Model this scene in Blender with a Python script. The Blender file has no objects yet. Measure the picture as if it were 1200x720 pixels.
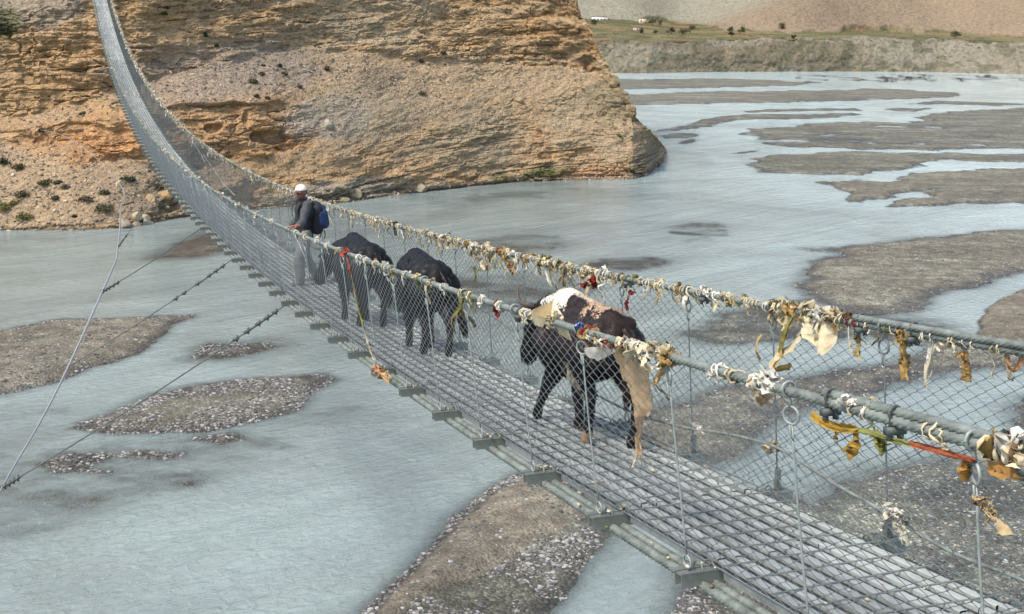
import bpy, bmesh, math, random
import numpy as np
from mathutils import Vector, Matrix, Euler
random.seed(7)
RNG = np.random.default_rng(11)
scene = bpy.context.scene
COL = scene.collection
RAD = math.radians

# ------------------------------------------------------------------ camera model (solved from the bridge's beams, rails and deck)
S = 1.12                                   # metres between two cross beams
FPX, PITCH, ROLL, YAW = 1409.42, -12.944, 0.946, 20.490
WATER_DROP = 25.0                          # camera height above the river
CAM = np.array([-3.189168 * S, -4.605612 * S, WATER_DROP])
Z0 = WATER_DROP - 2.439354 * S             # bridge deck datum above the river
PA, PB, PC, PD = -0.120073, 0.00210900, -8.51368e-06, 5.98833e-08
WB, WDL, WDR, WL, WR, HL, HR = [v * S for v in (0.630535, 0.417139, 0.426836, 0.663131, 0.52593, 1.015466, 1.06401)]
def deck_z(y):
    t = np.asarray(y, float) / S
    tc = np.minimum(t, 104.0)
    z = PA * tc + PB * tc**2 + PC * tc**3 + PD * tc**4
    g = PA + 2 * PB * 104 + 3 * PC * 104**2 + 4 * PD * 104**3
    return Z0 + S * (z + np.maximum(t - 104, 0) * g)
def deck_slope(y):
    return float((deck_z(y + .05) - deck_z(y - .05)) / .1)
_pi, _ro, _ya = RAD(PITCH), RAD(ROLL), RAD(YAW)
FWD = np.array([math.sin(_ya) * math.cos(_pi), math.cos(_ya) * math.cos(_pi), math.sin(_pi)])
_r = np.array([math.cos(_ya), -math.sin(_ya), 0.0]); _u = np.cross(_r, FWD)
RIGHT = _r * math.cos(_ro) + _u * math.sin(_ro); UP = -_r * math.sin(_ro) + _u * math.cos(_ro)
def ray(px, py):
    px = np.asarray(px, float)[..., None]; py = np.asarray(py, float)[..., None]
    return FWD + RIGHT * (px - 600) / FPX - UP * (py - 360) / FPX
def on_water(px, py, z=0.0):
    d = ray(px, py); t = (z - CAM[2]) / d[..., 2:3]
    return CAM + d * t
def on_x(px, py, x):
    d = ray(px, py); return CAM + d * ((x - CAM[0]) / d[0])
def on_y(px, py, y):
    d = ray(px, py); return CAM + d * ((y - CAM[1]) / d[1])
def project(X):
    D = np.asarray(X, float) - CAM; d = D @ FWD; return np.stack([600 + FPX * (D @ RIGHT) / d, 360 - FPX * (D @ UP) / d], -1)
def on_deck(px, py):
    d = ray(px, py); t = np.linspace(2, 150, 60000)
    X = CAM + t[:, None] * d; i = int(np.argmax(X[:, 2] < deck_z(X[:, 1]) + .012)); return X[i]

# ------------------------------------------------------------------ noise
def _hash(ix, iy, iz, seed):
    h = (ix.astype(np.int64) * 374761393 + iy.astype(np.int64) * 668265263 + iz.astype(np.int64) * 2147483647 + seed * 1274126177) & 0xFFFFFFFF
    h = ((h ^ (h >> 13)) * 1274126177) & 0xFFFFFFFF
    h = ((h ^ (h >> 16)) * 2246822519) & 0xFFFFFFFF
    return ((h ^ (h >> 15)) & 0xFFFFFF).astype(np.float64) / 0xFFFFFF
def vnoise(x, y, z=None, seed=0):
    x = np.asarray(x, float); y = np.asarray(y, float); z = np.zeros_like(x) if z is None else np.asarray(z, float)
    x0, y0, z0 = np.floor(x), np.floor(y), np.floor(z)
    fx, fy, fz = x - x0, y - y0, z - z0
    fx = fx * fx * fx * (fx * (fx * 6 - 15) + 10); fy = fy * fy * fy * (fy * (fy * 6 - 15) + 10); fz = fz * fz * (3 - 2 * fz)
    def c(a, b, d): return _hash(x0 + a, y0 + b, z0 + d, seed)
    def pl(d):
        a = c(0, 0, d) * (1 - fx) + c(1, 0, d) * fx
        b = c(0, 1, d) * (1 - fx) + c(1, 1, d) * fx
        return a * (1 - fy) + b * fy
    return (pl(0) * (1 - fz) + pl(1) * fz) * 2 - 1
def fbm(x, y, z=None, oct=4, seed=0):
    out = 0; a = .5
    for o in range(oct):
        k = 2.03 ** o
        out = out + a * vnoise(np.asarray(x) * k + o * 17.3, np.asarray(y) * k - o * 9.1, None if z is None else np.asarray(z) * k + o * 5.7, seed + o)
        a *= .5
    return out
def h1(i, seed=0):
    i = np.asarray(i); return _hash(np.floor(i), np.zeros_like(i, dtype=float), np.zeros_like(i, dtype=float), seed)
def smooth(a, b, x):
    t = np.clip((np.asarray(x, float) - a) / (b - a), 0, 1); return t * t * (3 - 2 * t)

# ------------------------------------------------------------------ mesh building
class MB:
    def __init__(s): s.V = []; s.F = []; s.n = 0; s.C = []; s.hasc = False
    def add(s, V, F, color=None):
        V = np.asarray(V, float).reshape(-1, 3)
        for f in (F if isinstance(F, (list, tuple)) else [F]):
            s.F.append(np.asarray(f, np.int64) + s.n)
        s.V.append(V); s.n += len(V)
        if color is not None: s.hasc = True
        c = np.ones((len(V), 4)); c[:, :3] = color if color is not None else 1.0
        s.C.append(c)
        return s
    def data(s): return np.concatenate(s.V), s.F, (np.concatenate(s.C) if s.hasc else None)
    def mesh(s, name, mat, smooth_shade=True, attrs=None):
        V, F, C = s.data(); me = bpy.data.meshes.new(name)
        me.vertices.add(len(V)); me.vertices.foreach_set('co', V.ravel().astype(np.float32))
        li = np.concatenate([f.ravel() for f in F]); lt = np.concatenate([np.full(len(f), f.shape[1]) for f in F]); ls = np.concatenate([[0], np.cumsum(lt)[:-1]])
        me.loops.add(len(li)); me.loops.foreach_set('vertex_index', li.astype(np.int32))
        me.polygons.add(len(lt)); me.polygons.foreach_set('loop_start', ls.astype(np.int32)); me.polygons.foreach_set('loop_total', lt.astype(np.int32))
        me.polygons.foreach_set('use_smooth', np.full(len(lt), smooth_shade))
        me.update(calc_edges=True)
        if C is not None:
            a = me.attributes.new('Col', 'FLOAT_COLOR', 'POINT'); a.data.foreach_set('color', C.ravel().astype(np.float32))
        for k, v in (attrs or {}).items():
            a = me.attributes.new(k, 'FLOAT', 'POINT'); a.data.foreach_set('value', np.asarray(v, np.float32).ravel())
        if mat: me.materials.append(mat)
        return me
    def build(s, name, mat, parent=None, smooth_shade=True, attrs=None):
        return link(name, s.mesh(name, mat, smooth_shade, attrs), parent)
def link(name, me, parent=None):
    o = bpy.data.objects.new(name, me); COL.objects.link(o)
    if parent: o.parent = parent
    return o
def tag(o, label=None, cat=None, group=None, kind=None):
    if label: o['label'] = label
    if cat: o['category'] = cat
    if group: o['group'] = group
    if kind: o['kind'] = kind
    return o
def empty(name, loc=(0, 0, 0), rz=0):
    o = bpy.data.objects.new(name, None); COL.objects.link(o); o.location = loc; o.rotation_euler = (0, 0, rz); o.empty_display_size = .2; return o
def grid_faces(nr, nc, wrap=False):
    r = np.arange(nr - 1)[:, None]; c = np.arange(nc if wrap else nc - 1)[None, :]; c2 = (c + 1) % nc
    return np.stack([r * nc + c, r * nc + c2, (r + 1) * nc + c2, (r + 1) * nc + c], -1).reshape(-1, 4)
def tube(P, r, n=8, caps=True, lobes=0, lobe_amp=.12, twist=0.0):
    P = np.asarray(P, float); m = len(P); r = np.broadcast_to(np.asarray(r, float), (m,))
    T = np.gradient(P, axis=0); T /= np.linalg.norm(T, axis=1)[:, None] + 1e-12
    ref = np.array([0, 0, 1.0]) if abs(T[0, 2]) < .9 else np.array([1.0, 0, 0])
    A = np.zeros_like(P); a = ref - T[0] * (ref @ T[0]); a /= np.linalg.norm(a)
    for i in range(m):
        a = a - T[i] * (a @ T[i]); a /= np.linalg.norm(a) + 1e-12; A[i] = a
    B = np.cross(T, A); th = np.arange(n) / n * 2 * math.pi
    rr = r[:, None] * np.ones(n)[None, :]
    if lobes:
        s = np.concatenate([[0], np.cumsum(np.linalg.norm(np.diff(P, axis=0), axis=1))])
        rr = rr * (1 + lobe_amp * (np.abs(np.cos(lobes / 2 * (th[None, :] + twist * s[:, None]))) - .6))
    V = P[:, None, :] + rr[..., None] * (A[:, None, :] * np.cos(th)[None, :, None] + B[:, None, :] * np.sin(th)[None, :, None])
    V = V.reshape(-1, 3); F = [grid_faces(m, n, True)]
    if caps: F += [np.arange(n)[None, ::-1], (np.arange(n) + (m - 1) * n)[None, :]]
    return V, F
def box(c, s, R=None):
    x, y, z = [v / 2 for v in s]
    V = np.array([(-x, -y, -z), (x, -y, -z), (x, y, -z), (-x, y, -z), (-x, -y, z), (x, -y, z), (x, y, z), (-x, y, z)])
    if R is not None: V = V @ np.asarray(R).T
    return V + np.asarray(c), np.array([(0, 3, 2, 1), (4, 5, 6, 7), (0, 1, 5, 4), (1, 2, 6, 5), (2, 3, 7, 6), (3, 0, 4, 7)])
def ring(c, R, r, e1, e2, n=16, k=6):
    t = np.linspace(0, 2 * math.pi, n + 1)
    P = np.asarray(c) + R * (np.cos(t)[:, None] * np.asarray(e1) + np.sin(t)[:, None] * np.asarray(e2))
    return tube(P, r, k, False)
def ico(sub=1):
    bm = bmesh.new(); bmesh.ops.create_icosphere(bm, subdivisions=sub, radius=1.0)
    V = np.array([v.co[:] for v in bm.verts]); F = np.array([[v.index for v in f.verts] for f in bm.faces]); bm.free(); return V, F
ICO1, ICO2, ICO3 = ico(1), ico(2), ico(3)

# ------------------------------------------------------------------ materials
class NT:
    def __init__(s, name):
        s.m = bpy.data.materials.new(name); s.m.use_nodes = True; s.t = s.m.node_tree; s.b = s.t.nodes['Principled BSDF']; s.out = s.t.nodes['Material Output']
    def n(s, typ, **kw):
        nd = s.t.nodes.new('ShaderNode' + typ)
        for k, v in kw.items():
            if k in nd.inputs: s.put(nd.inputs[k], v)
            else: setattr(nd, k, v)
        return nd
    def put(s, sock, v):
        if isinstance(v, bpy.types.NodeSocket): s.t.links.new(v, sock)
        elif isinstance(v, (tuple, list)) and len(v) == 3 and sock.type == 'RGBA': sock.default_value = (*v, 1)
        else: sock.default_value = v
    def set(s, **kw):
        for k, v in kw.items(): s.put(s.b.inputs[k.replace('_', ' ')], v)
        return s
    def coord(s, scale=(1, 1, 1), rot=(0, 0, 0)):
        g = s.n('NewGeometry'); mp = s.n('Mapping'); s.t.links.new(g.outputs['Position'], mp.inputs['Vector'])
        mp.inputs['Scale'].default_value = scale; mp.inputs['Rotation'].default_value = rot; return mp.outputs[0]
    def ocoord(s, scale=(1, 1, 1)):
        g = s.n('TexCoord'); mp = s.n('Mapping'); s.t.links.new(g.outputs['Object'], mp.inputs['Vector']); mp.inputs['Scale'].default_value = scale; return mp.outputs[0]
    def noise(s, vec, scale=1.0, detail=4, rough=.55, dist=0.0):
        nd = s.n('TexNoise'); s.t.links.new(vec, nd.inputs['Vector']); nd.inputs['Scale'].default_value = scale; nd.inputs['Detail'].default_value = detail; nd.inputs['Roughness'].default_value = rough; nd.inputs['Distortion'].default_value = dist
        return nd.outputs['Fac']
    def voro(s, vec, scale=1.0, feature='F1', out='Distance'):
        nd = s.n('TexVoronoi', feature=feature); s.t.links.new(vec, nd.inputs['Vector']); nd.inputs['Scale'].default_value = scale; return nd.outputs[out]
    def ramp(s, fac, stops, interp='LINEAR'):
        nd = s.n('ValToRGB'); s.put(nd.inputs['Fac'], fac); nd.color_ramp.interpolation = interp; el = nd.color_ramp.elements
        while len(el) < len(stops): el.new(.5)
        for e, (p, c) in zip(el, stops): e.position = p; e.color = (*c, 1) if isinstance(c, (tuple, list)) else (c, c, c, 1)
        return nd.outputs[0]
    def mix(s, fac, a, b, blend='MIX'):
        nd = s.n('Mix', data_type='RGBA', blend_type=blend); s.put(nd.inputs[0], fac); s.put(nd.inputs[6], a); s.put(nd.inputs[7], b); return nd.outputs[2]
    def math(s, op, a, b=0.0, clamp=False):
        nd = s.n('Math', operation=op, use_clamp=clamp); s.put(nd.inputs[0], a); s.put(nd.inputs[1], b); return nd.outputs[0]
    def attr(s, name, out='Fac'): return s.n('Attribute', attribute_name=name).outputs[out]
    def bump(s, h, strength=.5, dist=.05, normal=None):
        nd = s.n('Bump'); s.put(nd.inputs['Height'], h); nd.inputs['Strength'].default_value = strength; nd.inputs['Distance'].default_value = dist
        if normal is not None: s.t.links.new(normal, nd.inputs['Normal'])
        s.t.links.new(nd.outputs[0], s.b.inputs['Normal']); return nd.outputs[0]
def mat_plain(name, col, rough=.6, metal=0.0, var=.25, scale=8.0, spec=.4, bump=0.0):
    k = NT(name); c = k.ocoord(); f = k.noise(c, scale, 5, .6)
    cc = k.mix(k.ramp(f, [(.3, 0.0), (.7, 1.0)]), tuple(v * (1 - var) for v in col), tuple(min(1, v * (1 + var)) for v in col))
    k.set(Base_Color=cc, Roughness=rough, Metallic=metal); k.b.inputs['Specular IOR Level'].default_value = spec
    if bump: k.bump(k.noise(c, scale * 3, 4), bump, .01)
    return k.m
def mat_vcol(name, rough=.85, var=.2, scale=30.0, sheen=0.0, sss=0.0, bump=0.0, spec=.25):
    k = NT(name); c = k.ocoord(); f = k.noise(c, scale, 4, .6)
    cc = k.mix(1.0, k.attr('Col', 'Color'), k.ramp(f, [(.25, 1 - var), (.75, 1.0)]), 'MULTIPLY')
    k.set(Base_Color=cc, Roughness=rough); k.b.inputs['Specular IOR Level'].default_value = spec
    if sheen: k.b.inputs['Sheen Weight'].default_value = sheen
    if bump: k.bump(f, bump, .01)
    return k.m
# ================================================================== RIVER BED, GRAVEL BARS, WATER
BARS = []   # (ground polygon, crest height, edge slope, brownness)
def bar(pts, crest=.3, slope=.10, brown=0.0, rough=1.0):
    P = on_water(np.array([p[0] for p in pts], float), np.array([p[1] for p in pts], float))[:, :2]
    BARS.append((P, crest, slope, brown, rough))
bar([(640,553),(660,565),(690,590),(692,605),(725,618),(712,640),(690,660),(665,690),(640,722),(600,790),(380,800),(428,720),(455,690),(500,640),(540,600),(575,575),(610,558)], .28, .16, .1, .5)
bar([(641,556),(662,568),(688,590),(691,606),(678,628),(650,645),(610,669),(575,690),(545,700),(500,722),(470,760),(390,790),(432,722),(458,692),(503,643),(543,603),(577,577),(612,560)], .55, .32, 1.0, .2)
bar([(800,672),(860,610),(930,588),(960,598),(1000,566),(1060,540),(1112,532),(1160,545),(1260,560),(1500,640),(1500,900),(760,900),(780,760),(793,697)], .16, .08, .0, 1.6)
bar([(1176,478),(1200,468),(1280,450),(1330,480),(1230,505),(1185,500)], .14, .1, 0, 1.0)
bar([(740,500),(770,478),(850,455),(940,445),(1040,424),(1080,414),(1150,398),(1240,380),(1240,425),(1150,431),(1100,441),(1050,452),(960,474),(890,500),(860,530),(800,560),(740,560)], .22, .1, .35, 1.0)
bar([(1140,398),(1152,362),(1165,354),(1200,340),(1300,318),(1420,330),(1350,420),(1200,398),(1150,402)], .55, .6, 1.0, .5)
bar([(954,293),(1008,285),(1098,279),(1200,269),(1400,250),(1400,290),(1200,321),(1152,333),(1119,342),(1080,362),(1032,369),(990,363),(954,354),(921,336),(945,320),(957,306),(990,299),(975,296)], .32, .10, .45, 1.0)
bar([(800,392),(850,372),(900,358),(954,352),(1040,364),(1120,384),(1100,405),(1000,392),(900,395),(840,402)], .05, .05, .1, 1.6)
bar([(960,216),(1002,209),(1040,214),(1080,203),(1200,197),(1400,190),(1400,238),(1200,240),(1110,240.5),(1044,242.5),(1068,235),(1098,222),(1032,231),(1008,237),(984,235),(990,227)], .35, .12, .45, 1.0)
bar([(876,187),(900,183),(960,180),(1000,177.5),(1200,181),(1400,182),(1400,192),(1200,191),(1110,188),(1080,192),(1060,198),(1040,201),(1000,204),(882,204),(876,198)], .25, .1, .15, 1.0)
bar([(871,157),(899,151),(945,145),(1010,143),(1075,145),(1088,135),(1120,130),(1200,126),(1400,120),(1400,174),(1200,175),(1000,176),(968,174),(920,172),(880,167),(884,161)], .22, .06, .2, 1.5)
bar([(770,154),(804,146),(840,137),(872,134),(960,134),(1000,132),(1014,134),(960,139.5),(860,141),(840,148),(810,152.5)], .2, .08, .1, .7)
bar([(660,112),(760,110),(830,107.5),(960,106),(1040,104),(1130,110),(1120,114),(1000,118.5),(900,121),(744,123),(660,123)], .3, .06, .25, 1.4)
bar([(640,94),(850,92),(960,97),(930,101),(780,104.5),(640,105)], .3, .05, .1, 1.5)
bar([(930,87),(1300,87),(1300,96),(1150,98),(940,96)], .0, .01, .0, 2.0)
bar([(872,130.5),(900,128),(1000,127),(1010,130),(880,132)], .2, .08, .1, .5)
bar([(770,160),(800,156.5),(823,157),(815,161),(780,163)], .2, .08, .1, .5)
bar([(794,166),(812,163.5),(816,167),(800,169)], .15, .08, .1, .5)
bar([(855,180),(890,175),(893,178),(865,181)], .15, .08, .1, .5)
bar([(1032,127),(1088,127),(1072,132),(1045,130)], .2, .08, .1, .6)
bar([(1060,122),(1100,118),(1192,121),(1260,122),(1160,124.5)], .2, .08, .1, .7)
bar([(-260,402),(0,388),(70,376),(140,372),(226,369),(226,372),(197,381),(186,394),(172,408),(140,424),(100,437),(50,450),(0,463),(-260,520)], .42, .2, .72, .7)
bar([(232,419),(250,405),(300,402),(322,403),(310,410),(272,418)], .1, .09, .1, .8)
bar([(88,502),(130,485),(180,465),(240,450),(300,443),(378,439),(396,446),(380,457),(345,478),(300,494),(240,505),(160,505)], .22, .14, .3, .9)
bar([(55,548),(90,533),(160,522),(240,505),(310,492),(260,520),(190,540),(120,555)], .02, .05, .05, 1.4)
bar([(-40,585),(60,530),(160,503),(300,488),(395,458),(418,468),(335,512),(240,562),(120,596),(-40,640)], -.08, .04, .2, 1.6)
bar([(-60,520),(30,490),(110,476),(130,486),(60,515),(-60,560)], -.10, .04, .2, 1.6)
bar([(172,303),(205,290),(235,275),(252,272),(275,292),(235,302)], .12, .06, .7, .7)
bar([(555,285),(600,278),(650,277),(668,283),(640,293),(580,298)], .03, .04, .0, 1.3)
bar([(676,313),(720,303),(757,301),(768,308),(740,315)], .05, .05, .0, 1.2)
bar([(778,282),(810,262),(838,263),(852,276),(812,287)], .0, .03, .0, 1.5)
bar([(470,335),(560,316),(640,324),(690,342),(660,362),(560,366),(490,355)], -.02, .04, .1, 1.5)
bar([(520,232),(600,226),(690,222),(640,232),(560,240)], -.05, .03, .0, 1.5)
def seg_dist(P, Q):
    n = len(Q); d = np.full(len(P), 1e9); ins = np.zeros(len(P), bool); x, y = P[:, 0], P[:, 1]
    for i in range(n):
        a, b = Q[i], Q[(i + 1) % n]; ab = b - a; t = np.clip(((P - a) @ ab) / (ab @ ab + 1e-12), 0, 1)
        d = np.minimum(d, np.hypot(x - a[0] - t * ab[0], y - a[1] - t * ab[1]))
        c = (a[1] > y) != (b[1] > y)
        with np.errstate(divide='ignore', invalid='ignore'): xi = (b[0] - a[0]) * (y - a[1]) / (b[1] - a[1]) + a[0]
        ins ^= c & (x < xi)
    return np.where(ins, d, -d)
def bed(P):
    """river bed height and brownness at ground points P"""
    n = len(P); D = np.hypot(P[:, 0] - CAM[0], P[:, 1] - CAM[1])
    w1 = fbm(P[:, 0] / 7, P[:, 1] / 7, oct=4, seed=3); w2 = fbm(P[:, 0] / 1.7, P[:, 1] / 1.7, oct=3, seed=5)
    cr, sr = math.cos(RAD(YAW)), math.sin(RAD(YAW)); ax_, ay_ = P[:, 0] * cr - P[:, 1] * sr, P[:, 0] * sr + P[:, 1] * cr
    w3 = fbm(ax_ / 9, ay_ / 3.2, oct=4, seed=6)
    h = -.75 + .12 * w1; br = np.zeros(n)
    for Q, crest, slope, brown, rough in BARS:
        lo, hi = Q.min(0) - 14, Q.max(0) + 14
        m = (P[:, 0] > lo[0]) & (P[:, 0] < hi[0]) & (P[:, 1] > lo[1]) & (P[:, 1] < hi[1])
        if not m.any(): continue
        sc = np.clip(D[m] / 90, .5, 3.0)
        d = seg_dist(P[m], Q) + rough * sc * (1.3 * w1[m] + .45 * w2[m])
        hh = np.where(d > 0, np.minimum(crest, slope * d), np.maximum(np.maximum(slope * 1.3, .05) * d, -.75))
        lumps = .10 * rough * w1[m] + .05 * w2[m]
        hh = hh + lumps * smooth(-1.0, 1.5, d) * (.4 if brown > .9 else 1)
        if crest < .12: hh = crest - .05 + np.where(d > 0, 0, np.maximum(.09 * d, -.7)) + (.16 * rough * w3[m] + .08 * w2[m]) * smooth(-3, 1, d)
        if D[m].min() > 150: hh = hh - .26 * smooth(.14, .45, fbm(ax_[m] / 38 + crest * 50, ay_[m] / 11, oct=4, seed=7)) * smooth(-2, 6, d); hh = np.clip(hh * 2.4, -.75, crest)
        up = hh > h[m]; hm = h[m]; hm[up] = hh[up]; h[m] = hm
        b = br[m]; b[up] = (brown * smooth(-.2, .5, d))[up]; br[m] = b
    return h, br
az_f = np.arange(YAW - 27, YAW + 27.5, .05); az_c = np.arange(YAW + 31, YAW - 27 + 360 - 3, 5.0)
az = RAD(1) * np.concatenate([az_f, az_c])
th = np.arange(math.atan(WATER_DROP / 33.), math.atan(WATER_DROP / 1000.), -.00095)
rad = np.concatenate([[.5, 12., 22., 29.], WATER_DROP / np.tan(th), [1200, 1600, 2500, 5000, 9000.]])
GX = CAM[0] + rad[:, None] * np.sin(az)[None, :]; GY = CAM[1] + rad[:, None] * np.cos(az)[None, :]
GP = np.stack([GX.ravel(), GY.ravel()], -1)
BH, BB = bed(GP)
F = grid_faces(len(rad), len(az), True)[:, ::-1]
kg = NT('river_gravel'); c0 = kg.coord()
peb = kg.voro(c0, 5.5, out='Color'); pebd = kg.voro(c0, 5.5); peb2 = kg.voro(c0, 15., out='Color'); big = kg.noise(c0, .16, 6, .65, .6)
sep = kg.n('SeparateColor'); kg.t.links.new(peb, sep.inputs[0]); sep2 = kg.n('SeparateColor'); kg.t.links.new(peb2, sep2.inputs[0])
pc = kg.ramp(sep.outputs[0], [(0, (.052, .050, .041)), (.35, (.098, .094, .078)), (.7, (.17, .163, .138)), (.93, (.27, .262, .23)), (1, (.58, .57, .53))])
pc2 = kg.ramp(sep2.outputs[1], [(0, (.050, .047, .039)), (.5, (.115, .109, .090)), (1, (.27, .26, .225))])
gc = kg.mix(.5, pc, pc2)
gc = kg.mix(1.0, gc, kg.ramp(big, [(.32, (.62, .63, .57)), (.5, (.93, .96, .88)), (.68, (1.45, 1.5, 1.42))]), 'MULTIPLY')
stc = kg.coord(rot=(0, 0, RAD(YAW))); stm = kg.n('Mapping'); kg.t.links.new(stc, stm.inputs['Vector']); stm.inputs['Scale'].default_value = (.022, .13, .1)
gc = kg.mix(1.0, gc, kg.ramp(kg.noise(stm.outputs[0], 1.0, 6, .65, .5), [(.3, (.68, .66, .58)), (.5, (.95, .95, .92)), (.68, (1.75, 1.8, 1.8))]), 'MULTIPLY')
brn = kg.mix(kg.noise(c0, 2.2, 6, .7), (.15, .122, .088), (.24, .198, .148))
brn = kg.mix(kg.ramp(sep2.outputs[0], [(.72, 0.0), (.9, .8)]), brn, gc)
gc = kg.mix(kg.math('MULTIPLY', kg.attr('brown'), kg.ramp(kg.noise(c0, .5, 5, .6), [(.3, .55), (.6, 1.0)])), gc, brn)
gc = kg.mix(1.0, gc, kg.ramp(kg.noise(c0, .8, 6, .72), [(.32, (.42, .42, .39)), (.5, (.74, .74, .71)), (.66, (1.2, 1.21, 1.17))]), 'MULTIPLY')
wet = kg.attr('wet'); gc = kg.mix(wet, gc, kg.mix(1.0, gc, (.52, .50, .50), 'MULTIPLY'))
kg.set(Base_Color=gc, Roughness=kg.math('SUBTRACT', .92, kg.math('MULTIPLY', wet, .45)))
kg.bump(kg.math('ADD', kg.math('MULTIPLY', pebd, -1.0), kg.math('MULTIPLY', big, .6)), .8, .12)
mb = MB(); mb.add(np.stack([GP[:, 0], GP[:, 1], BH], -1), F)
wetv = 1 - smooth(.05, .24, BH + .08 * fbm(GP[:, 0] / 2.5, GP[:, 1] / 2.5, oct=3, seed=9))
tag(mb.build('riverbed_ground', kg.m, attrs={'brown': BB, 'wet': wetv}), kind='structure')
# water: milky with glacial sediment, the bed shows only where it is shallow
kw = NT('silty_water'); cw = kw.coord(rot=(0, 0, RAD(-28)))
sw = kw.n('Mapping'); kw.t.links.new(cw, sw.inputs['Vector']); sw.inputs['Scale'].default_value = (.8, 1.3, 1)
r1 = kw.noise(sw.outputs[0], 1.5, 5, .58, .4); r2 = kw.noise(sw.outputs[0], .09, 4, .6, .8); r3 = kw.noise(sw.outputs[0], .018, 4, .6, .5)
wc = kw.mix(kw.ramp(r2, [(.3, 0.0), (.7, 1.0)]), (.168, .207, .186), (.238, .276, .254))
wc = kw.mix(kw.ramp(r3, [(.35, 0.0), (.65, .6)]), wc, (.20, .245, .245))
sm4 = kw.n('Mapping'); kw.t.links.new(cw, sm4.inputs['Vector']); sm4.inputs['Scale'].default_value = (.045, .22, 1); r4 = kw.noise(sm4.outputs[0], 1.0, 6, .62, 1.0)
wc = kw.mix(kw.attr('sky_pale'), wc, (.425, .525, .52))  # paler colour painted on the right-hand braids in place of sky reflection
wc = kw.mix(1.0, wc, kw.ramp(r4, [(.3, (.90, .90, .91)), (.5, (1, 1, 1)), (.7, (1.09, 1.10, 1.09))]), 'MULTIPLY')
r5 = kw.noise(cw, .028, 5, .6, 2.2); wc = kw.mix(1.0, wc, kw.ramp(r5, [(.32, (.80, .79, .78)), (.5, (1, 1, 1)), (.66, (1.1, 1.11, 1.11))]), 'MULTIPLY')
foam = kw.math('MULTIPLY', kw.ramp(kw.noise(sw.outputs[0], 1.0, 8, .7, 1.5), [(.66, 0.0), (.74, 1.0)]), kw.ramp(r2, [(.5, 0.0), (.62, .8)]))
wc = kw.mix(foam, wc, (.62, .65, .65))
kw.set(Base_Color=wc, Roughness=.10, IOR=1.4); kw.b.inputs['Specular IOR Level'].default_value = .5
kw.bump(kw.math('MULTIPLY', kw.math('ADD', r1, kw.math('MULTIPLY', r2, 1.5)), kw.ramp(r4, [(.3, .6), (.7, 1.3)])), 1.0, .22)
kw.put(kw.b.inputs['Alpha'], kw.ramp(kw.math('ADD', kw.attr('depth'), kw.math('MULTIPLY', kw.math('SUBTRACT', r1, .5), .12)), [(0.0, .3), (.06, .60), (.16, .90), (.3, 1.0)]))
keep = np.where(BH < .12)[0]; kmask = BH < .12
fw = F[kmask[F].any(1)]
mb = MB(); mb.add(np.stack([GP[:, 0], GP[:, 1], np.zeros(len(GP))], -1), fw)
tag(mb.build('river_water', kw.m, attrs={'depth': np.clip(-BH, 0, 1), 'sky_pale': np.clip(smooth(35, 150, GP[:, 0] - .25 * (GP[:, 1] - 120)) + .35 * fbm(GP[:, 0] / 60, GP[:, 1] / 60, oct=3, seed=81), 0, 1)}), kind='structure')

# loose cobbles lying on the nearer bars
def stones(mb, P, size, col, seed=0, flat=.6):
    r = np.random.default_rng(seed); n = len(P); V0, F0 = ICO1; k = len(V0)
    jit = 1 + .35 * (r.random((n, k)) - .5)
    sc = size[:, None] * np.stack([.8 + .5 * r.random(n), .8 + .5 * r.random(n), flat * (.7 + .5 * r.random(n))], -1)
    a = r.random(n) * 6.28; V = V0[None] * jit[..., None] * sc[:, None, :]
    X = V[..., 0] * np.cos(a)[:, None] - V[..., 1] * np.sin(a)[:, None]; Y = V[..., 0] * np.sin(a)[:, None] + V[..., 1] * np.cos(a)[:, None]
    V = np.stack([X, Y, V[..., 2]], -1) + P[:, None, :]
    Fs = (F0[None] + (np.arange(n) * k)[:, None, None]).reshape(-1, 3)
    mb.add(V.reshape(-1, 3), Fs, np.repeat(col, k, axis=0))
def stone_cols(n, seed, lo=.07, hi=.42, warm=.9):
    r = np.random.default_rng(seed); v = lo + (hi - lo) * r.random(n) ** 2.2; t = r.random(n)[:, None]
    return v[:, None] * (np.array([1, warm, warm * .86]) * t + np.array([.97, .99, .96]) * (1 - t))
M_STONE = mat_vcol('river_stone', .8, .35, 20., bump=.3)
mb = MB()
for qi, (bi, n, lo, hi) in enumerate([(0, 5200, .05, .15), (2, 9000, .05, .14), (4, 2600, .05, .14), (6, 3000, .07, .16), (21, 3800, .06, .16), (23, 3600, .05, .15), (24, 700, .06, .16), (5, 500, .06, .15), (22, 300, .06, .15)]):
    Q = BARS[bi][0]; r = np.random.default_rng(100 + qi); P = Q.min(0) + (Q.max(0) - Q.min(0)) * r.random((n * 4, 2))
    DD = np.hypot(P[:, 0] - CAM[0], P[:, 1] - CAM[1]); P = P[(DD < 190)]
    h, b = bed(P); P3 = np.stack([P[:, 0], P[:, 1], h], -1); ok = (h > -.02) & (r.random(len(P)) > b * .94) & (fbm(P[:, 0] / 3, P[:, 1] / 3, oct=3, seed=44) > -.22)
    P3 = P3[ok][:n]; m = len(P3); size = lo + (hi - lo) * r.random(m) ** 3
    stones(mb, P3, size, stone_cols(m, qi + 5), qi)
tag(mb.build('gravel_stones', M_STONE, smooth_shade=False), 'loose grey and pale cobbles scattered over the river gravel bars', 'gravel', kind='stuff')
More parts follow.
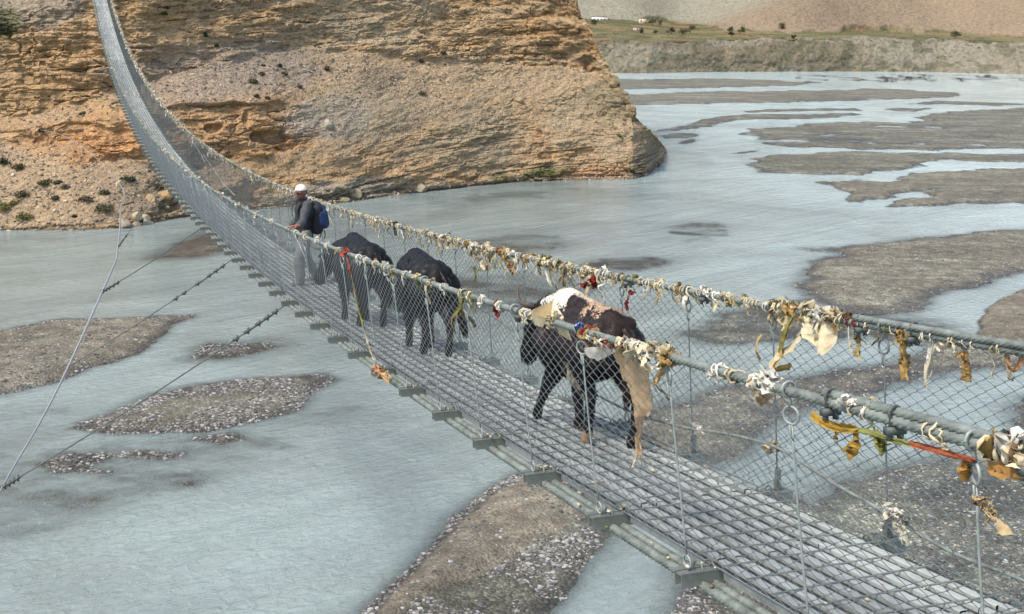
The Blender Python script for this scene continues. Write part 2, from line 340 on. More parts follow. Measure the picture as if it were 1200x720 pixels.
# ================================================================== CLIFF ACROSS THE RIVER
# columns: pixel x, foot y, then (y, slope in degrees up to that y) six times, ridge y
CC = [
 (-220, 275, [(268,45),(190,33),(160,60),(130,30),(20,72),(-270,55)], -270),
 (0,   270.5, [(262,50),(166,33),(149,58),(138,28),(14,73),(-270,50)], -270),
 (70,  271, [(264,50),(160,34),(142,72),(124,29),(8,74),(-270,55)], -270),
 (150, 268, [(259,50),(186,33),(142,74),(106,30),(-20,73),(-270,58)], -270),
 (205, 256, [(236,66),(200,42),(122,66),(88,31),(-12,71),(-270,58)], -270),
 (300, 246, [(206,66),(184,46),(118,74),(62,33),(-8,67),(-270,58)], -270),
 (400, 238, [(205,64),(170,50),(124,44),(58,35),(-8,66),(-270,60)], -270),
 (500, 224.5, [(200,66),(150,52),(118,46),(68,42),(-8,64),(-270,60)], -270),
 (600, 213.5, [(190,62),(140,58),(104,50),(72,48),(-10,68),(-270,62)], -270),
 (655, 212, [(190,62),(150,56),(110,48),(76,48),(-20,74),(-60,60)], -60),
 (682, 211, [(190,62),(150,55),(112,48),(80,48),(16,77),(10,70)], 10),
 (700, 211, [(190,62),(155,54),(120,47),(90,47),(58,76),(53,70)], 53),
 (722, 210.8, [(192,60),(160,54),(125,47),(110,52),(97,64),(95,60)], 95),
 (742, 210.3, [(195,60),(170,54),(150,47),(140,52),(129,58),(127,56)], 127),
 (757, 206.5, [(195,62),(180,56),(168,50),(160,52),(151,54),(149,52)], 149),
 (769, 196, [(190,62),(182,58),(176,56),(170,54),(163,54),(161,54)], 160.5),
 (777, 187, [(184,62),(182,60),(178,58),(175,58),(171.5,56),(171,56)], 170.5),
 (780.5, 178.5, [(178,60),(177.5,60),(177,60),(176.5,60),(176,60),(175.8,60)], 175.5),
]
cpx = np.arange(-220, 780.6, 1.0); ck = np.array([c[0] for c in CC], float)
foot = np.interp(cpx, ck, [c[1] for c in CC]); ridge = np.interp(cpx, ck, [c[3] for c in CC])
by = np.stack([np.interp(cpx, ck, [c[2][i][0] for c in CC]) for i in range(6)]); bs = np.stack([np.interp(cpx, ck, [c[2][i][1] for c in CC]) for i in range(6)])
kb_ = np.hanning(71); kb_ /= kb_.sum(); by = np.stack([np.convolve(np.pad(r_, 35, mode='edge'), kb_, 'valid') for r_ in by]); bs = np.stack([np.convolve(np.pad(r_, 35, mode='edge'), kb_, 'valid') for r_ in bs])
ft_s = np.convolve(np.pad(foot, 35, mode='edge'), kb_, 'valid'); foot = foot + (ft_s - foot) * (1 - smooth(670, 715, cpx)); rd_s = np.convolve(np.pad(ridge, 15, mode='edge'), np.hanning(31) / np.hanning(31).sum(), 'valid'); ridge = ridge + (rd_s - ridge) * (1 - smooth(640, 660, cpx))
wob = fbm(cpx / 90, cpx * 0, oct=2, seed=21)
ridge = np.where(cpx > 650, ridge + 3.0 * fbm(cpx / 9, cpx * 0, oct=3, seed=23) * smooth(650, 690, cpx) * (1 - smooth(765, 780, cpx)), ridge)
NR = 560
tt = np.linspace(0, 1, NR); tt = np.where(tt < .001, 0, tt)
ys = foot[None, :] + (ridge - foot)[None, :] * tt[:, None]
dirs = ray(np.broadcast_to(cpx, ys.shape), ys); hl = np.hypot(dirs[..., 0], dirs[..., 1]); tan_e = -dirs[..., 2] / hl
hx, hy = dirs[..., 0] / hl, dirs[..., 1] / hl
SL = np.zeros(ys.shape); yw = ys + 5.0 * wob[None, :] + 5 * fbm(np.broadcast_to(cpx, ys.shape) / 30, ys / 30, oct=3, seed=8) * smooth(0, 25, foot[None, :] - ys)
for i in range(6):
    lower = foot[None, :] if i == 0 else by[i - 1][None, :]
    wgt = smooth(-1, 1, (lower - yw) / 4.0) - (smooth(-1, 1, (by[i][None, :] - yw) / 4.0) if i < 5 else 0)
    SL += wgt * bs[i][None, :]
SL = np.clip(SL, 24, 80)
Dk = WATER_DROP / tan_e[0]; zk = np.zeros_like(Dk) - .0; DD = np.zeros(ys.shape); ZZ = np.zeros(ys.shape); DD[0] = Dk; ZZ[0] = 0
for i in range(1, NR):
    T = np.tan(np.radians(SL[i])); dD = (WATER_DROP - DD[i-1] * tan_e[i] - ZZ[i-1]) / (T + tan_e[i]); dD = np.clip(dD, 0, 6)
    DD[i] = DD[i-1] + dD; ZZ[i] = ZZ[i-1] + dD * T
# the ground falls away behind the ridge
NB = 26; bk = np.linspace(0, 1, NB + 1)[1:]
Db = DD[-1][None] + 42 * bk[:, None]; Zb = ZZ[-1][None] - 30 * (bk[:, None] ** 1.3) * (cpx > 640)[None, :] + 20 * bk[:, None] * (cpx <= 640)[None, :]
Zb = np.maximum(Zb, -3.0)
# and a skirt under the water
Ds = DD[0][None] - 1.5; Zs = np.full_like(Ds, -3.0)
DA = np.concatenate([Ds, DD, Db]); ZA = np.concatenate([Zs, ZZ, Zb]); HX = np.concatenate([hx[:1], hx, np.repeat(hx[-1:], NB, 0)]); HY = np.concatenate([hy[:1], hy, np.repeat(hy[-1:], NB, 0)])
SLA = np.concatenate([SL[:1], SL, np.repeat(SL[-1:], NB, 0)])
CX = CAM[0] + DA * HX; CY = CAM[1] + DA * HY; CZ = ZA
def grid_normals(X, Y, Z):
    P = np.stack([X, Y, Z], -1); a = np.gradient(P, axis=0); b = np.gradient(P, axis=1); n = np.cross(b, a); n /= np.linalg.norm(n, axis=-1, keepdims=True) + 1e-9; return n
N = grid_normals(CX, CY, CZ)
if (N[..., 0] * HX + N[..., 1] * HY).mean() > 0: N = -N
lat = CX * math.cos(RAD(25)) - CY * math.sin(RAD(25))              # metres along the cliff
rock = smooth(42, 60, SLA + 14 * fbm(lat / 9, CZ / 4, oct=4, seed=31))
warp = 1.5 * fbm(lat / 24, CZ / 16, oct=3, seed=32) + .10 * lat * np.sin(lat / 40.)
w = CZ + warp
def strata(w, th, seed):
    q = w / th; k = np.floor(q); f = q - k; return (h1(k, seed) - .5) * 1.0 + .35 * np.sin(np.clip(f, 0, 1) * math.pi) - .55 * smooth(.86, 1.0, f)
d = 0
for th_, amp, sd in ((2.6, 1.0, 41), (1.05, .62, 42), (.43, .30, 43)):
    k = np.floor(w / th_); blk = np.floor(lat / (th_ * (1.6 + 2.2 * h1(k, sd + 9))) + 10 * h1(k, sd + 5) + .5 * vnoise(lat / 2, CZ / 2, seed=sd))
    hb = _hash(blk, k, np.zeros_like(k), sd + 3)
    edge = np.abs((lat / (th_ * (1.6 + 2.2 * h1(k, sd + 9))) + 10 * h1(k, sd + 5) + .5 * vnoise(lat / 2, CZ / 2, seed=sd)) - blk - .5) * 2
    pres = smooth(-.15, .3, fbm(lat / 12, w / 4, oct=4, seed=sd + 20))      # bedding is strong in places, weathered away in others
    d = d + amp * pres * (strata(w, th_, sd) + .6 * (hb - .5) - .35 * smooth(.82, 1, edge))
gul = -.8 * np.abs(fbm(lat / 8 + .25 * CZ, CZ / 9, oct=4, seed=51)) + 1.3 * fbm(lat / 9, CZ / 5, oct=5, seed=52)
fine = .6 * fbm(lat / 2.2, CZ / .9, oct=4, seed=53) + .85 * (np.floor(3.5 * fbm(lat / 4.5, CZ / 2.2, oct=4, seed=58)) / 3.5) - .5 * smooth(.07, .0, np.abs(fbm(lat / 3.5, CZ / 1.8, oct=3, seed=59))) * smooth(-.05, .2, fbm(lat / 10, CZ / 6, oct=2, seed=60))
d = rock * ((.56 - .18 * smooth(430, 520, np.broadcast_to(np.concatenate([cpx]), d.shape)) * smooth(24, 12, CZ)) * d + gul + fine) + (1 - rock) * (.9 * fbm(lat / 6, CZ / 4, oct=5, seed=54) + .2 * fbm(lat / .8, CZ / .5, oct=3, seed=55))
def cliff_at(px, py):
    j = int(np.argmin(np.abs(cpx - px))); i = int(np.argmin(np.abs(ys[:, j] - py))) + 1; return i, j
def blobw(px, py, rx, rz):
    i, j = cliff_at(px, py); dx = (lat - lat[i, j]) / rx; dz = (CZ - CZ[i, j]) / rz; return np.exp(-(dx * dx + dz * dz)), dz
def cavity(px, py, rx, rz, dep):
    global d
    g, dz = blobw(px, py, rx, rz); g = g * (1 + 1.1 * fbm(lat / 1.6, CZ / 1.1, oct=3, seed=57)); d = d - .8 * dep * smooth(.35, .6, g) * smooth(1.0, .2, dz)
cavity(318, 160, 2.6, 1.1, 2.2); cavity(250, 150, 1.4, .8, 1.3); cavity(345, 172, 2.0, .8, 1.2); cavity(130, 186, 2.5, .6, 1.0); cavity(60, 165, 2.5, .6, .8); cavity(290, 140, .5, 1.6, .8); cavity(236, 196, 2, .5, .9)
cavity(205, 238, 1.2, 1.3, 1.2); cavity(440, 226, 4, .4, .9); cavity(690, 206, 9, .35, .7); cavity(560, 222, 9, .35, .6); cavity(690, 178, 2.5, .8, .9); cavity(640, 182, 1.5, .8, .7); cavity(690, 75, 1.5, 2.2, 1.2); cavity(110, 62, 5, .5, .7)
fadeR = 1 - .45 * smooth(768, 780, np.broadcast_to(cpx, d.shape)); back = np.ones(d.shape); back[-NB:] = .4; back[0] = .3
d = d * fadeR * back * smooth(-.5, 2.0, CZ + .8)
CX2, CY2, CZ2 = CX + N[..., 0] * d, CY + N[..., 1] * d, CZ + N[..., 2] * d * .6
# rock colour belongs to the beds and patches themselves
def col3(v): return np.array(v)[None, None, :]
q1 = .5 + .5 * fbm(lat / 9, w / 1.6, oct=4, seed=61); q2 = .5 + .5 * fbm(lat / 14, CZ / 9, oct=4, seed=62); lay = h1(np.floor(w / .8 + .4 * fbm(lat / 3, CZ / 3, oct=2, seed=66)), 63)
ochre = col3((.415, .272, .138)); tan = col3((.41, .30, .182)); grey = col3((.33, .27, .175)); orange = col3((.47, .245, .108)); pale = col3((.55, .43, .265)); scree = col3((.36, .268, .172)); olive = col3((.10, .115, .045))
def mx(a, b, t): return a * (1 - t[..., None]) + b * t[..., None]
rc = mx(ochre, tan, smooth(.35, .65, q1)); rc = mx(rc, grey, .5 * smooth(.55, .8, q2)); rc = mx(rc, pale, .5 * smooth(.8, .95, lay)); rc = mx(rc, orange, .45 * smooth(.62, .85, 1 - q2) * smooth(.3, .7, q1)); rc = rc * (.92 + .15 * lay[..., None])
sc_ = mx(scree, tan, .8 * smooth(.4, .7, q2)); sc_ = sc_ * (.85 + .3 * (.5 + .5 * fbm(CX / 1.2, CY / 1.2, CZ / 1.2, oct=3, seed=64)))[..., None]
cc_ = mx(sc_, rc, rock)
for (px, py, rx, rz, cl, st) in [(618,150,3.5,5,orange,.55),(120,160,6,3.5,orange,.75),(60,160,5,2,orange,.5),(300,150,12,5,orange,.40),(330,205,9,3,ochre,.6),(80,70,16,9,ochre,.7),(560,170,9,4,grey,.6),(600,135,8,4,grey,.5),(700,140,8,6,grey,.35),(385,140,5,3,col3((.30,.28,.25)),.8),(420,225,9,2,col3((.30,.27,.21)),.8),(640,203,4,1.3,olive,.75),(742,199,1.2,.8,olive,.8),(586,207,1.5,.8,olive,.6),(740,205,3,1.4,col3((.15,.14,.10)),.7),(760,190,3,4,col3((.2,.19,.14)),.6),(470,22,12,3,grey,.5),(430,130,9,4,grey,.6),(250,82,12,4,col3((.30,.255,.21)),.6),(20,8,10,3,col3((.28,.25,.20)),.7),(447,90,3,2,col3((.20,.16,.115)),.6),(700,203,8,1.2,orange,.35),(590,40,14,5,ochre,.5),(715,115,4,4,col3((.19,.17,.10)),.5),(205,235,5,4,col3((.24,.19,.13)),.6),(8,30,2,2.2,olive,.7)]:
    g, _ = blobw(px, py, rx, rz); g = np.clip(g * (1 + .9 * fbm(lat / 2.5, CZ / 2.5, oct=3, seed=65)), 0, 1); cc_ = mx(cc_, cl, st * smooth(.15, .6, g))
wetl = 1 - smooth(.1, .55, CZ + .25 * fbm(lat / 2, lat * 0, oct=2, seed=67)); cc_ = cc_ * (1 - .6 * wetl[..., None])
kc = NT('cliff_rock'); cp = kc.coord(); st_ = kc.n('Mapping'); kc.t.links.new(cp, st_.inputs['Vector']); st_.inputs['Scale'].default_value = (.8, .8, 1.9)
n1 = kc.noise(st_.outputs[0], 1.5, 8, .68); n2 = kc.noise(cp, 3.2, 6, .7); v1 = kc.voro(cp, 2.3)
base = kc.mix(1.0, kc.attr('Col', 'Color'), kc.ramp(n1, [(.28, (.55, .52, .48)), (.48, (.95, .95, .95)), (.7, (1.35, 1.33, 1.3))]), 'MULTIPLY')
base = kc.mix(1.0, base, kc.ramp(n2, [(.3, .75), (.6, 1.1)]), 'MULTIPLY')
kc.set(Base_Color=base, Roughness=.95); kc.b.inputs['Specular IOR Level'].default_value = .15
kc.bump(kc.math('ADD', kc.math('MULTIPLY', n1, 1.4), kc.math('ADD', n2, kc.math('MULTIPLY', v1, .5))), 1.0, .35)
mb = MB(); CF = grid_faces(CX.shape[0], CX.shape[1]); CV = np.stack([CX2.ravel(), CY2.ravel(), CZ2.ravel()], -1)
mb.add(CV, CF, cc_.reshape(-1, 3)); tag(mb.build('cliff_terrain', kc.m, smooth_shade=False), kind='structure')
def on_cliff(px, py):
    i, j = cliff_at(px, py); return np.array([CX2[i, j], CY2[i, j], CZ2[i, j]]), N[i, j]

# ---- shrubs on the talus and ledges, each a plant of its own
M_LEAF = mat_vcol('shrub_leaf', .9, .45, 6.)
def leaf_clump(mb, c, rad, n, size, cols, seed, flat=.65):
    r = np.random.default_rng(seed); v = r.normal(size=(n, 3)); v /= np.linalg.norm(v, axis=1)[:, None]; v *= (r.random(n) ** .45)[:, None]
    lob = 1 + .35 * np.sin(v[:, :1] * 5 + seed) * np.cos(v[:, 1:2] * 4 - seed); v = v * lob; v[:, 2] = np.abs(v[:, 2]) * flat
    P = np.asarray(c) + v * rad; a = r.normal(size=(n, 3)); a /= np.linalg.norm(a, axis=1)[:, None]; b = np.cross(a, r.normal(size=(n, 3))); b /= np.linalg.norm(b, axis=1)[:, None]
    s = size * (.6 + .8 * r.random(n))[:, None]
    V = np.stack([P - a * s, P + b * s * .5, P + a * s, P - b * s * .5], 1).reshape(-1, 3); Fq = np.arange(4 * n).reshape(n, 4)
    ci = np.asarray(cols)[r.integers(0, len(cols), n)] * (.7 + .6 * r.random(n))[:, None]; mb.add(V, Fq, np.repeat(ci, 4, axis=0))
OL = [(.085, .085, .035), (.11, .105, .045), (.065, .068, .03), (.14, .12, .06)]; DG = [(.04, .055, .025), (.055, .065, .03)]; YG = [(.19, .18, .05), (.14, .15, .05)]; BRN = [(.14, .105, .065), (.10, .075, .05)]
SHRUBS = [(120,242,15,9,OL,'largest olive shrub on the talus, left of the boulders by the water'),(152,207,11,8,DG,'dark olive shrub on the talus above the pale boulders'),(100,232,12,7,BRN,'brownish low shrub just above the largest olive talus shrub'),(124,224,8,7,OL,'round shrub between two others, close to the guy cable'),(54,212,9,6,OL,'olive shrub in the middle of the talus with a smaller one on its right'),(69,213,5,4,OL,'small shrub touching the right side of a mid-talus shrub'),(28,225,15,8,OL,'wide olive shrub on the lower left talus'),(6,184,10,9,DG,'dark shrub at the left edge under the orange outcrop'),(20,192,8,7,OL,'shrub just below the dark one at the left edge of the talus'),(25,250,13,6,YG,'yellowish green low shrub nearest the water at the left'),(4,240,10,9,YG,'yellow-green shrub at the left edge of the lower talus'),(78,219,6,4,BRN,'dry brown shrub at the middle of the talus'),(66,231,6,4,OL,'faint small shrub on the talus below the mid pair'),(17,237,6,4,YG,'tiny yellow-green tuft among the lower left shrubs'),(87,251,3,3,DG,'tiny dark shrub close to the waterline'),(46,150,4,4,DG,'dark green shrub where the guy cable meets the outcrop'),(98,132,5,3,OL,'shrub on the scree ledge beneath the ochre cliff band'),(5,28,8,12,DG,'dark green bush on the cliff edge at the far left'),(242,38,4,7,DG,'tall dark shrub in the upper cliff face'),(254,51,3,4,DG,'small dark green shrub below the tall one on the upper cliff'),(194,14,6,3,DG,'flat green shrub on the ledge right of the bridge top'),(197,7,5,3,BRN,'brownish shrub above the flat green one beside the bridge top'),(296,91,7,5,OL,'olive shrub on the open scree in the middle of the slope'),(307,84,5,4,BRN,'purplish brown shrub above the olive scree shrub'),(334,84,4,4,BRN,'brown shrub right of the purplish scree shrub'),(310,75,4,3,DG,'dark shrub at the top of the scree'),(328,75,3,3,DG,'tiny dark shrub right of the scree top shrub'),(302,110,4,4,OL,'olive tuft lower on the scree above the orange block'),(315,112,4,3,BRN,'brown tuft beside the olive one above the orange block'),(383,78,5,6,BRN,'tall brown shrub on the slope left of the large hollow'),(352,99,5,4,BRN,'brown low shrub below and left of the hollow'),(495,69,4,4,BRN,'shrub on the sandy slope right of the hollow'),(496,107,5,4,OL,'olive shrub below the sandy slope'),(517,62,4,3,BRN,'brownish shrub under the upper ledge at mid cliff'),(640,202,12,5,YG,'bright green patch of herbs at the foot of the cliff'),(742,199,3,5,DG,'small green bush near the cliff tip'),(588,207,5,3,YG,'green tuft at the cliff foot left of the bright herbs'),(726,158,3,3,YG,'yellow-green tuft on the ridge slope near the cliff tip'),(188,214,8,6,OL,'shrub growing on the blocks beneath the bridge beams')]
for i, (px, py, rx, ry, cols, lab) in enumerate(SHRUBS):
    p, n_ = on_cliff(px, py + ry * .6); m_px = np.linalg.norm(p - CAM) / FPX
    sh = empty('shrub', p); tag(sh, lab, 'shrub', 'shrubs on the cliff and talus'); rr_ = np.array([rx * m_px * 1.0, rx * m_px * .9, ry * m_px * 1.7])
    mb = MB(); rg = random.Random(i)
    for q in range(3): leaf_clump(mb, (rg.uniform(-.4, .4) * rr_[0], rg.uniform(-.4, .4) * rr_[1], -.1), rr_ * rg.uniform(.55, .8), 190, .11 + .02 * rr_[0], cols, i * 7 + q)
    mb.build('foliage', M_LEAF, sh)
    mb = MB()
    for q in range(5):
        e = np.array([rg.uniform(-.5, .5) * rr_[0], rg.uniform(-.5, .5) * rr_[1], .55 * rr_[2]]); mb.add(*tube([(0, 0, -.3), e * .5 + (0, 0, .05), e], [.05, .035, .015], 5))
    mb.build('stem', mat_plain('shrub_wood', (.13, .10, .075)) if i == 0 else bpy.data.materials['shrub_wood'], sh)
mb = MB(); rq = np.random.default_rng(909); ii, jj = np.where((SL < 52) & (ZZ > 2) & (ys > -10)); sel = rq.integers(0, len(ii), 420)
for q in range(420):
    p_ = np.array([CX2[ii[sel[q]] + 1, jj[sel[q]]], CY2[ii[sel[q]] + 1, jj[sel[q]]], CZ2[ii[sel[q]] + 1, jj[sel[q]]]]); r_ = .12 + .38 * rq.random() ** 3
    leaf_clump(mb, p_, np.array([r_, r_, r_ * 1.1]), 26, .07 + .05 * r_, (OL, BRN, BRN, DG)[q % 4], 9000 + q)
tag(mb.build('scrub', M_LEAF), 'low dry scrub tufts dotted over the open cliff slopes', 'scrub', kind='stuff')
# ---- boulders at the foot, and loose stones
def boulder(p, r, col, seed, name='boulder', flat=.75):
    V, F_ = ICO3; V = V.copy(); rg = np.random.default_rng(seed)
    for q in range(9):
        n_ = rg.normal(size=3); n_ /= np.linalg.norm(n_); dd = .55 + .3 * rg.random(); t = V @ n_; V = V - np.maximum(t - dd, 0)[:, None] * n_
    V = V * (1 + .07 * fbm(V[:, 0] * 3 + seed, V[:, 1] * 3, V[:, 2] * 3, oct=3, seed=seed))[:, None]; V = V * np.array([1.0, .8, flat]) * r
    a = rg.random() * 6; V = V @ np.array([[math.cos(a), math.sin(a), 0], [-math.sin(a), math.cos(a), 0], [0, 0, 1]])
    mb = MB(); mb.add(V, F_, np.broadcast_to(np.array(col), V.shape)); o = mb.build(name, M_STONE, smooth_shade=False); o.location = p; return o
BLD = [(141,217,6,(.45,.38,.28),'pale orange boulder beside the guy cable on the talus'),(160,254,7,(.40,.36,.29),'pale angular boulder, upper of the heap at the water edge'),(171,256,7,(.38,.34,.27),'pale boulder right of the heap at the water edge'),(148,264,9,(.30,.27,.24),'grey rounded boulder at the left of the waterline heap'),(172,266,9,(.26,.26,.25),'grey flat boulder touching the water at the right of the heap'),(160,265,6,(.34,.30,.25),'small boulder in the middle of the waterline heap'),(178,232,8,(.36,.27,.17),'ochre block below the shrub beside the bridge'),(196,228,9,(.34,.24,.14),'large ochre block nearest the bridge beams'),(186,246,7,(.30,.25,.18),'brown block under the ochre ones beside the bridge'),(202,244,7,(.22,.20,.15),'dark block at the waterline under the bridge beams'),(15,205,3,(.55,.50,.42),'small whitish boulder on the left talus'),(47,181,2.2,(.6,.56,.5),'tiny white rock high on the talus'),(100,214,2,(.58,.52,.46),'tiny white rock in the middle talus between shrubs'),(203,84,2.4,(.58,.52,.45),'round pale rock on the grey scree right of the bridge'),(64,247,3,(.45,.38,.32),'small rock on the talus near the water'),(420,228,11,(.32,.29,.23),'slab of grey rock at the cliff foot behind the right rail'),(405,234,8,(.36,.31,.23),'pale block beside the grey slab at the cliff foot'),(493,221,8,(.33,.30,.24),'grey block at the cliff foot near the river bend'),(770,192,5,(.17,.15,.11),'dark rock at the tip of the cliff'),(768,161,4.5,(.22,.17,.11),'knob of rock sticking out from the cliff tip ridge'),(385,146,8,(.36,.34,.31),'light grey block in the cliff above the person'),(630,151,4,(.34,.26,.16),'ochre block in the middle of the right cliff'),(608,118,6,(.30,.25,.18),'rounded layered block in the right cliff')]
for i, (px, py, r, col, lab) in enumerate(BLD):
    p, n_ = on_cliff(px, py); m_px = np.linalg.norm(p - CAM) / FPX; tag(boulder(p, r * m_px * 1.05, (col[0] * 1.04, col[1] * .97, col[2] * .80), 300 + i), lab, 'boulder', 'boulders at the cliff')
mb = MB(); r = np.random.default_rng(77); PP = []
slm = (SL < 44) | (ZZ < .9); ii, jj = np.where(slm[:, :] & (ys > -20)); sel = r.integers(0, len(ii), 9000)
P3 = CV.reshape(CX.shape + (3,))[ii[sel] + 1, jj[sel]]; size = .05 + .22 * r.random(len(sel)) ** 6 + .12 * (P3[:, 2] < 1.0) * r.random(len(sel)); cl = (.16 + .30 * r.random(len(sel)) ** 2)[:, None] * np.array([1, .80, .57]) * (1 + .2 * r.normal(size=(len(sel), 1)))
stones(mb, P3, size, cl, 79, .8); tag(mb.build('scree_stones', M_STONE, smooth_shade=False), 'loose stones littering the scree and the waterline under the cliff', 'stones', kind='stuff')

# ================================================================== FAR BANK, FIELDS, HILLS
FC = [(560, 86, [(62,40),(46,50),(24,3.0),(-60,20),(-330,30)]), (700, 86, [(64,42),(47,50),(22,3.2),(-60,20),(-330,30)]), (760, 86, [(68,50),(48,38),(24,3.0),(-60,20),(-330,30)]), (850, 84.5, [(66,62),(46,34),(34,2.0),(-20,17),(-330,30)]), (900, 84.5, [(66,64),(45,34),(38,1.7),(-20,20),(-330,30)]), (1000, 84, [(66,55),(43,34),(36,1.6),(-20,24),(-330,30)]), (1100, 85, [(62,34),(46,38),(38,1.8),(-20,25),(-330,30)]), (1200, 87.5, [(66,34),(50,38),(43,1.9),(-20,25),(-330,30)]), (1400, 90, [(66,34),(52,38),(46,1.9),(-20,25),(-330,30)])]
fpx = np.arange(560, 1400, 1.0); fk = [c[0] for c in FC]; ffoot = np.interp(fpx, fk, [c[1] for c in FC])
fy = np.stack([np.interp(fpx, fk, [c[2][i][0] for c in FC]) for i in range(5)]); fs = np.stack([np.interp(fpx, fk, [c[2][i][1] for c in FC]) for i in range(5)])
yv = np.concatenate([np.linspace(0, 1, 220)[:-1] * 104, 104 + np.linspace(0, 1, 40) * 300])
fys = ffoot[None, :] - yv[:, None]; dr = ray(np.broadcast_to(fpx, fys.shape), fys); hl = np.hypot(dr[..., 0], dr[..., 1]); te = -dr[..., 2] / hl
fw_ = fys + 4.5 * fbm(np.broadcast_to(fpx, fys.shape) / 22, fys / 22, oct=3, seed=92); FS = np.zeros(fys.shape); zone = np.zeros(fys.shape)
for i in range(5):
    lo_ = ffoot[None, :] + 3 if i == 0 else fy[i-1][None, :]
    wgt = smooth(-1, 1, (lo_ - fw_) / 1.5) - (smooth(-1, 1, (fy[i][None, :] - fw_) / 1.5) if i < 4 else 0); FS += wgt * fs[i][None, :]; zone += wgt * i
FS = np.maximum(FS, 1.5); FD = np.zeros(fys.shape); FZ = np.zeros(fys.shape); FD[0] = WATER_DROP / te[0]
for i in range(1, len(fys)):
    T = np.tan(np.radians(FS[i])); dD = np.clip((WATER_DROP - FD[i-1] * te[i] - FZ[i-1]) / (T + te[i]), 0, 60); FD[i] = FD[i-1] + dD; FZ[i] = FZ[i-1] + dD * T
for w_s in (61, 41, 31):
    kk = np.ones(w_s) / w_s; FDs = np.stack([np.convolve(np.pad(rw, w_s // 2, mode='edge'), kk, 'valid') for rw in FD]); FD = FD + (FDs - FD) * smooth(.9, 1.6, zone)
FD = np.maximum.accumulate(FD, axis=0); FZ = np.where(zone > .5, WATER_DROP - FD * te, FZ)
fx_, fy_ = dr[..., 0] / hl, dr[..., 1] / hl; FX = CAM[0] + FD * fx_; FY = CAM[1] + FD * fy_
flat_ = FX * math.cos(RAD(30)) - FY * math.sin(RAD(30))
bankm = smooth(1.6, 1.2, zone); hillm = smooth(2.5, 3.0, zone); fieldm = np.clip(1 - bankm - hillm, 0, 1)
dz_ = bankm * (-3.6 * np.abs(fbm(flat_ / 20 + FZ / 25, FZ / 26, oct=5, seed=93)) + 2.2 * fbm(flat_ / 5, FZ / 4, oct=3, seed=94)) + fieldm * .5 * fbm(FX / 20, FY / 20, oct=3, seed=95) + hillm * (9 * fbm(FX / 130, FY / 130, oct=4, seed=96) + 1.2 * fbm(FX / 14, FY / 14, oct=3, seed=97))
FX2 = FX - fx_ * 0; FD2 = FD - bankm * dz_ * 1.0; FX2 = CAM[0] + FD2 * fx_; FY2 = CAM[1] + FD2 * fy_; FZ2 = FZ + np.where(bankm > .5, 0, dz_) * smooth(.2, 2, FZ)
bk_c = mx(col3((.225, .20, .14)), col3((.18, .15, .10)), smooth(.45, .6, .5 + .5 * fbm(flat_ / 50, FZ / 12, oct=3, seed=98))); bk_c = mx(bk_c, col3((.225, .205, .155)), .6 * smooth(980, 1060, np.broadcast_to(fpx, fys.shape)))
bk_c = mx(bk_c, col3((.105, .10, .06)), .7 * smooth(.52, .66, .5 + .5 * fbm(flat_ / 9, FZ / 5, oct=3, seed=99)))
fpatch = h1(np.floor(flat_ / 42 + .6 * fbm(FX / 60, FY / 60, oct=2, seed=70)) * 13 + np.floor(FD / 28), 101)
fld = mx(col3((.12, .115, .052)), col3((.185, .155, .08)), smooth(.35, .45, fpatch)); fld = mx(fld, col3((.22, .145, .075)), smooth(.70, .82, fpatch)); fld = mx(fld, col3((.06, .07, .033)), .75 * smooth(.55, .7, .5 + .5 * fbm(FX / 12, FY / 12, oct=3, seed=102)))
near_fan = smooth(870, 800, np.broadcast_to(fpx, fys.shape) - 3.0 * (28 - fys)); hl_c = mx(col3((.225, .172, .115)), col3((.225, .21, .155)), near_fan)
hl_c = hl_c * (.86 + .32 * (.5 + .5 * fbm(FX / 90, FY / 90, oct=3, seed=103)))[..., None]
dots = smooth(.60, .72, .5 + .5 * fbm(FX / 3.2, FY / 3.2, FZ / 3.2, oct=2, seed=104)); hl_c = mx(hl_c, col3((.15, .13, .08)), .5 * dots)
fcol = bk_c * bankm[..., None] + fld * fieldm[..., None] + hl_c * hillm[..., None]
kf = NT('far_slope'); cf = kf.coord(); nf = kf.noise(cf, .35, 7, .7); nv = kf.voro(cf, .28)
kf.set(Base_Color=kf.mix(1.0, kf.attr('Col', 'Color'), kf.ramp(nf, [(.3, .68), (.5, 1.0), (.7, 1.3)]), 'MULTIPLY'), Roughness=.95); kf.b.inputs['Specular IOR Level'].default_value = .1
kf.bump(kf.math('ADD', nf, kf.math('MULTIPLY', nv, .3)), 1.0, 2.2)
mb = MB(); sk = np.stack([FX2[0] - 3 * fx_[0], FY2[0] - 3 * fy_[0], np.full(len(fpx), -3.0)], -1)
mb.add(np.concatenate([sk, np.stack([FX2, FY2, FZ2], -1).reshape(-1, 3)]), grid_faces(len(fys) + 1, len(fpx)), np.concatenate([fcol[0], fcol.reshape(-1, 3)]))
tag(mb.build('far_bank_hills', kf.m), kind='structure')
def on_far(px, py):
    j = int(np.argmin(np.abs(fpx - px))); i = int(np.argmin(np.abs(fys[:, j] - py))); return np.array([FX2[i, j], FY2[i, j], FZ2[i, j]])
M_BARK = mat_plain('tree_bark', (.10, .08, .06))
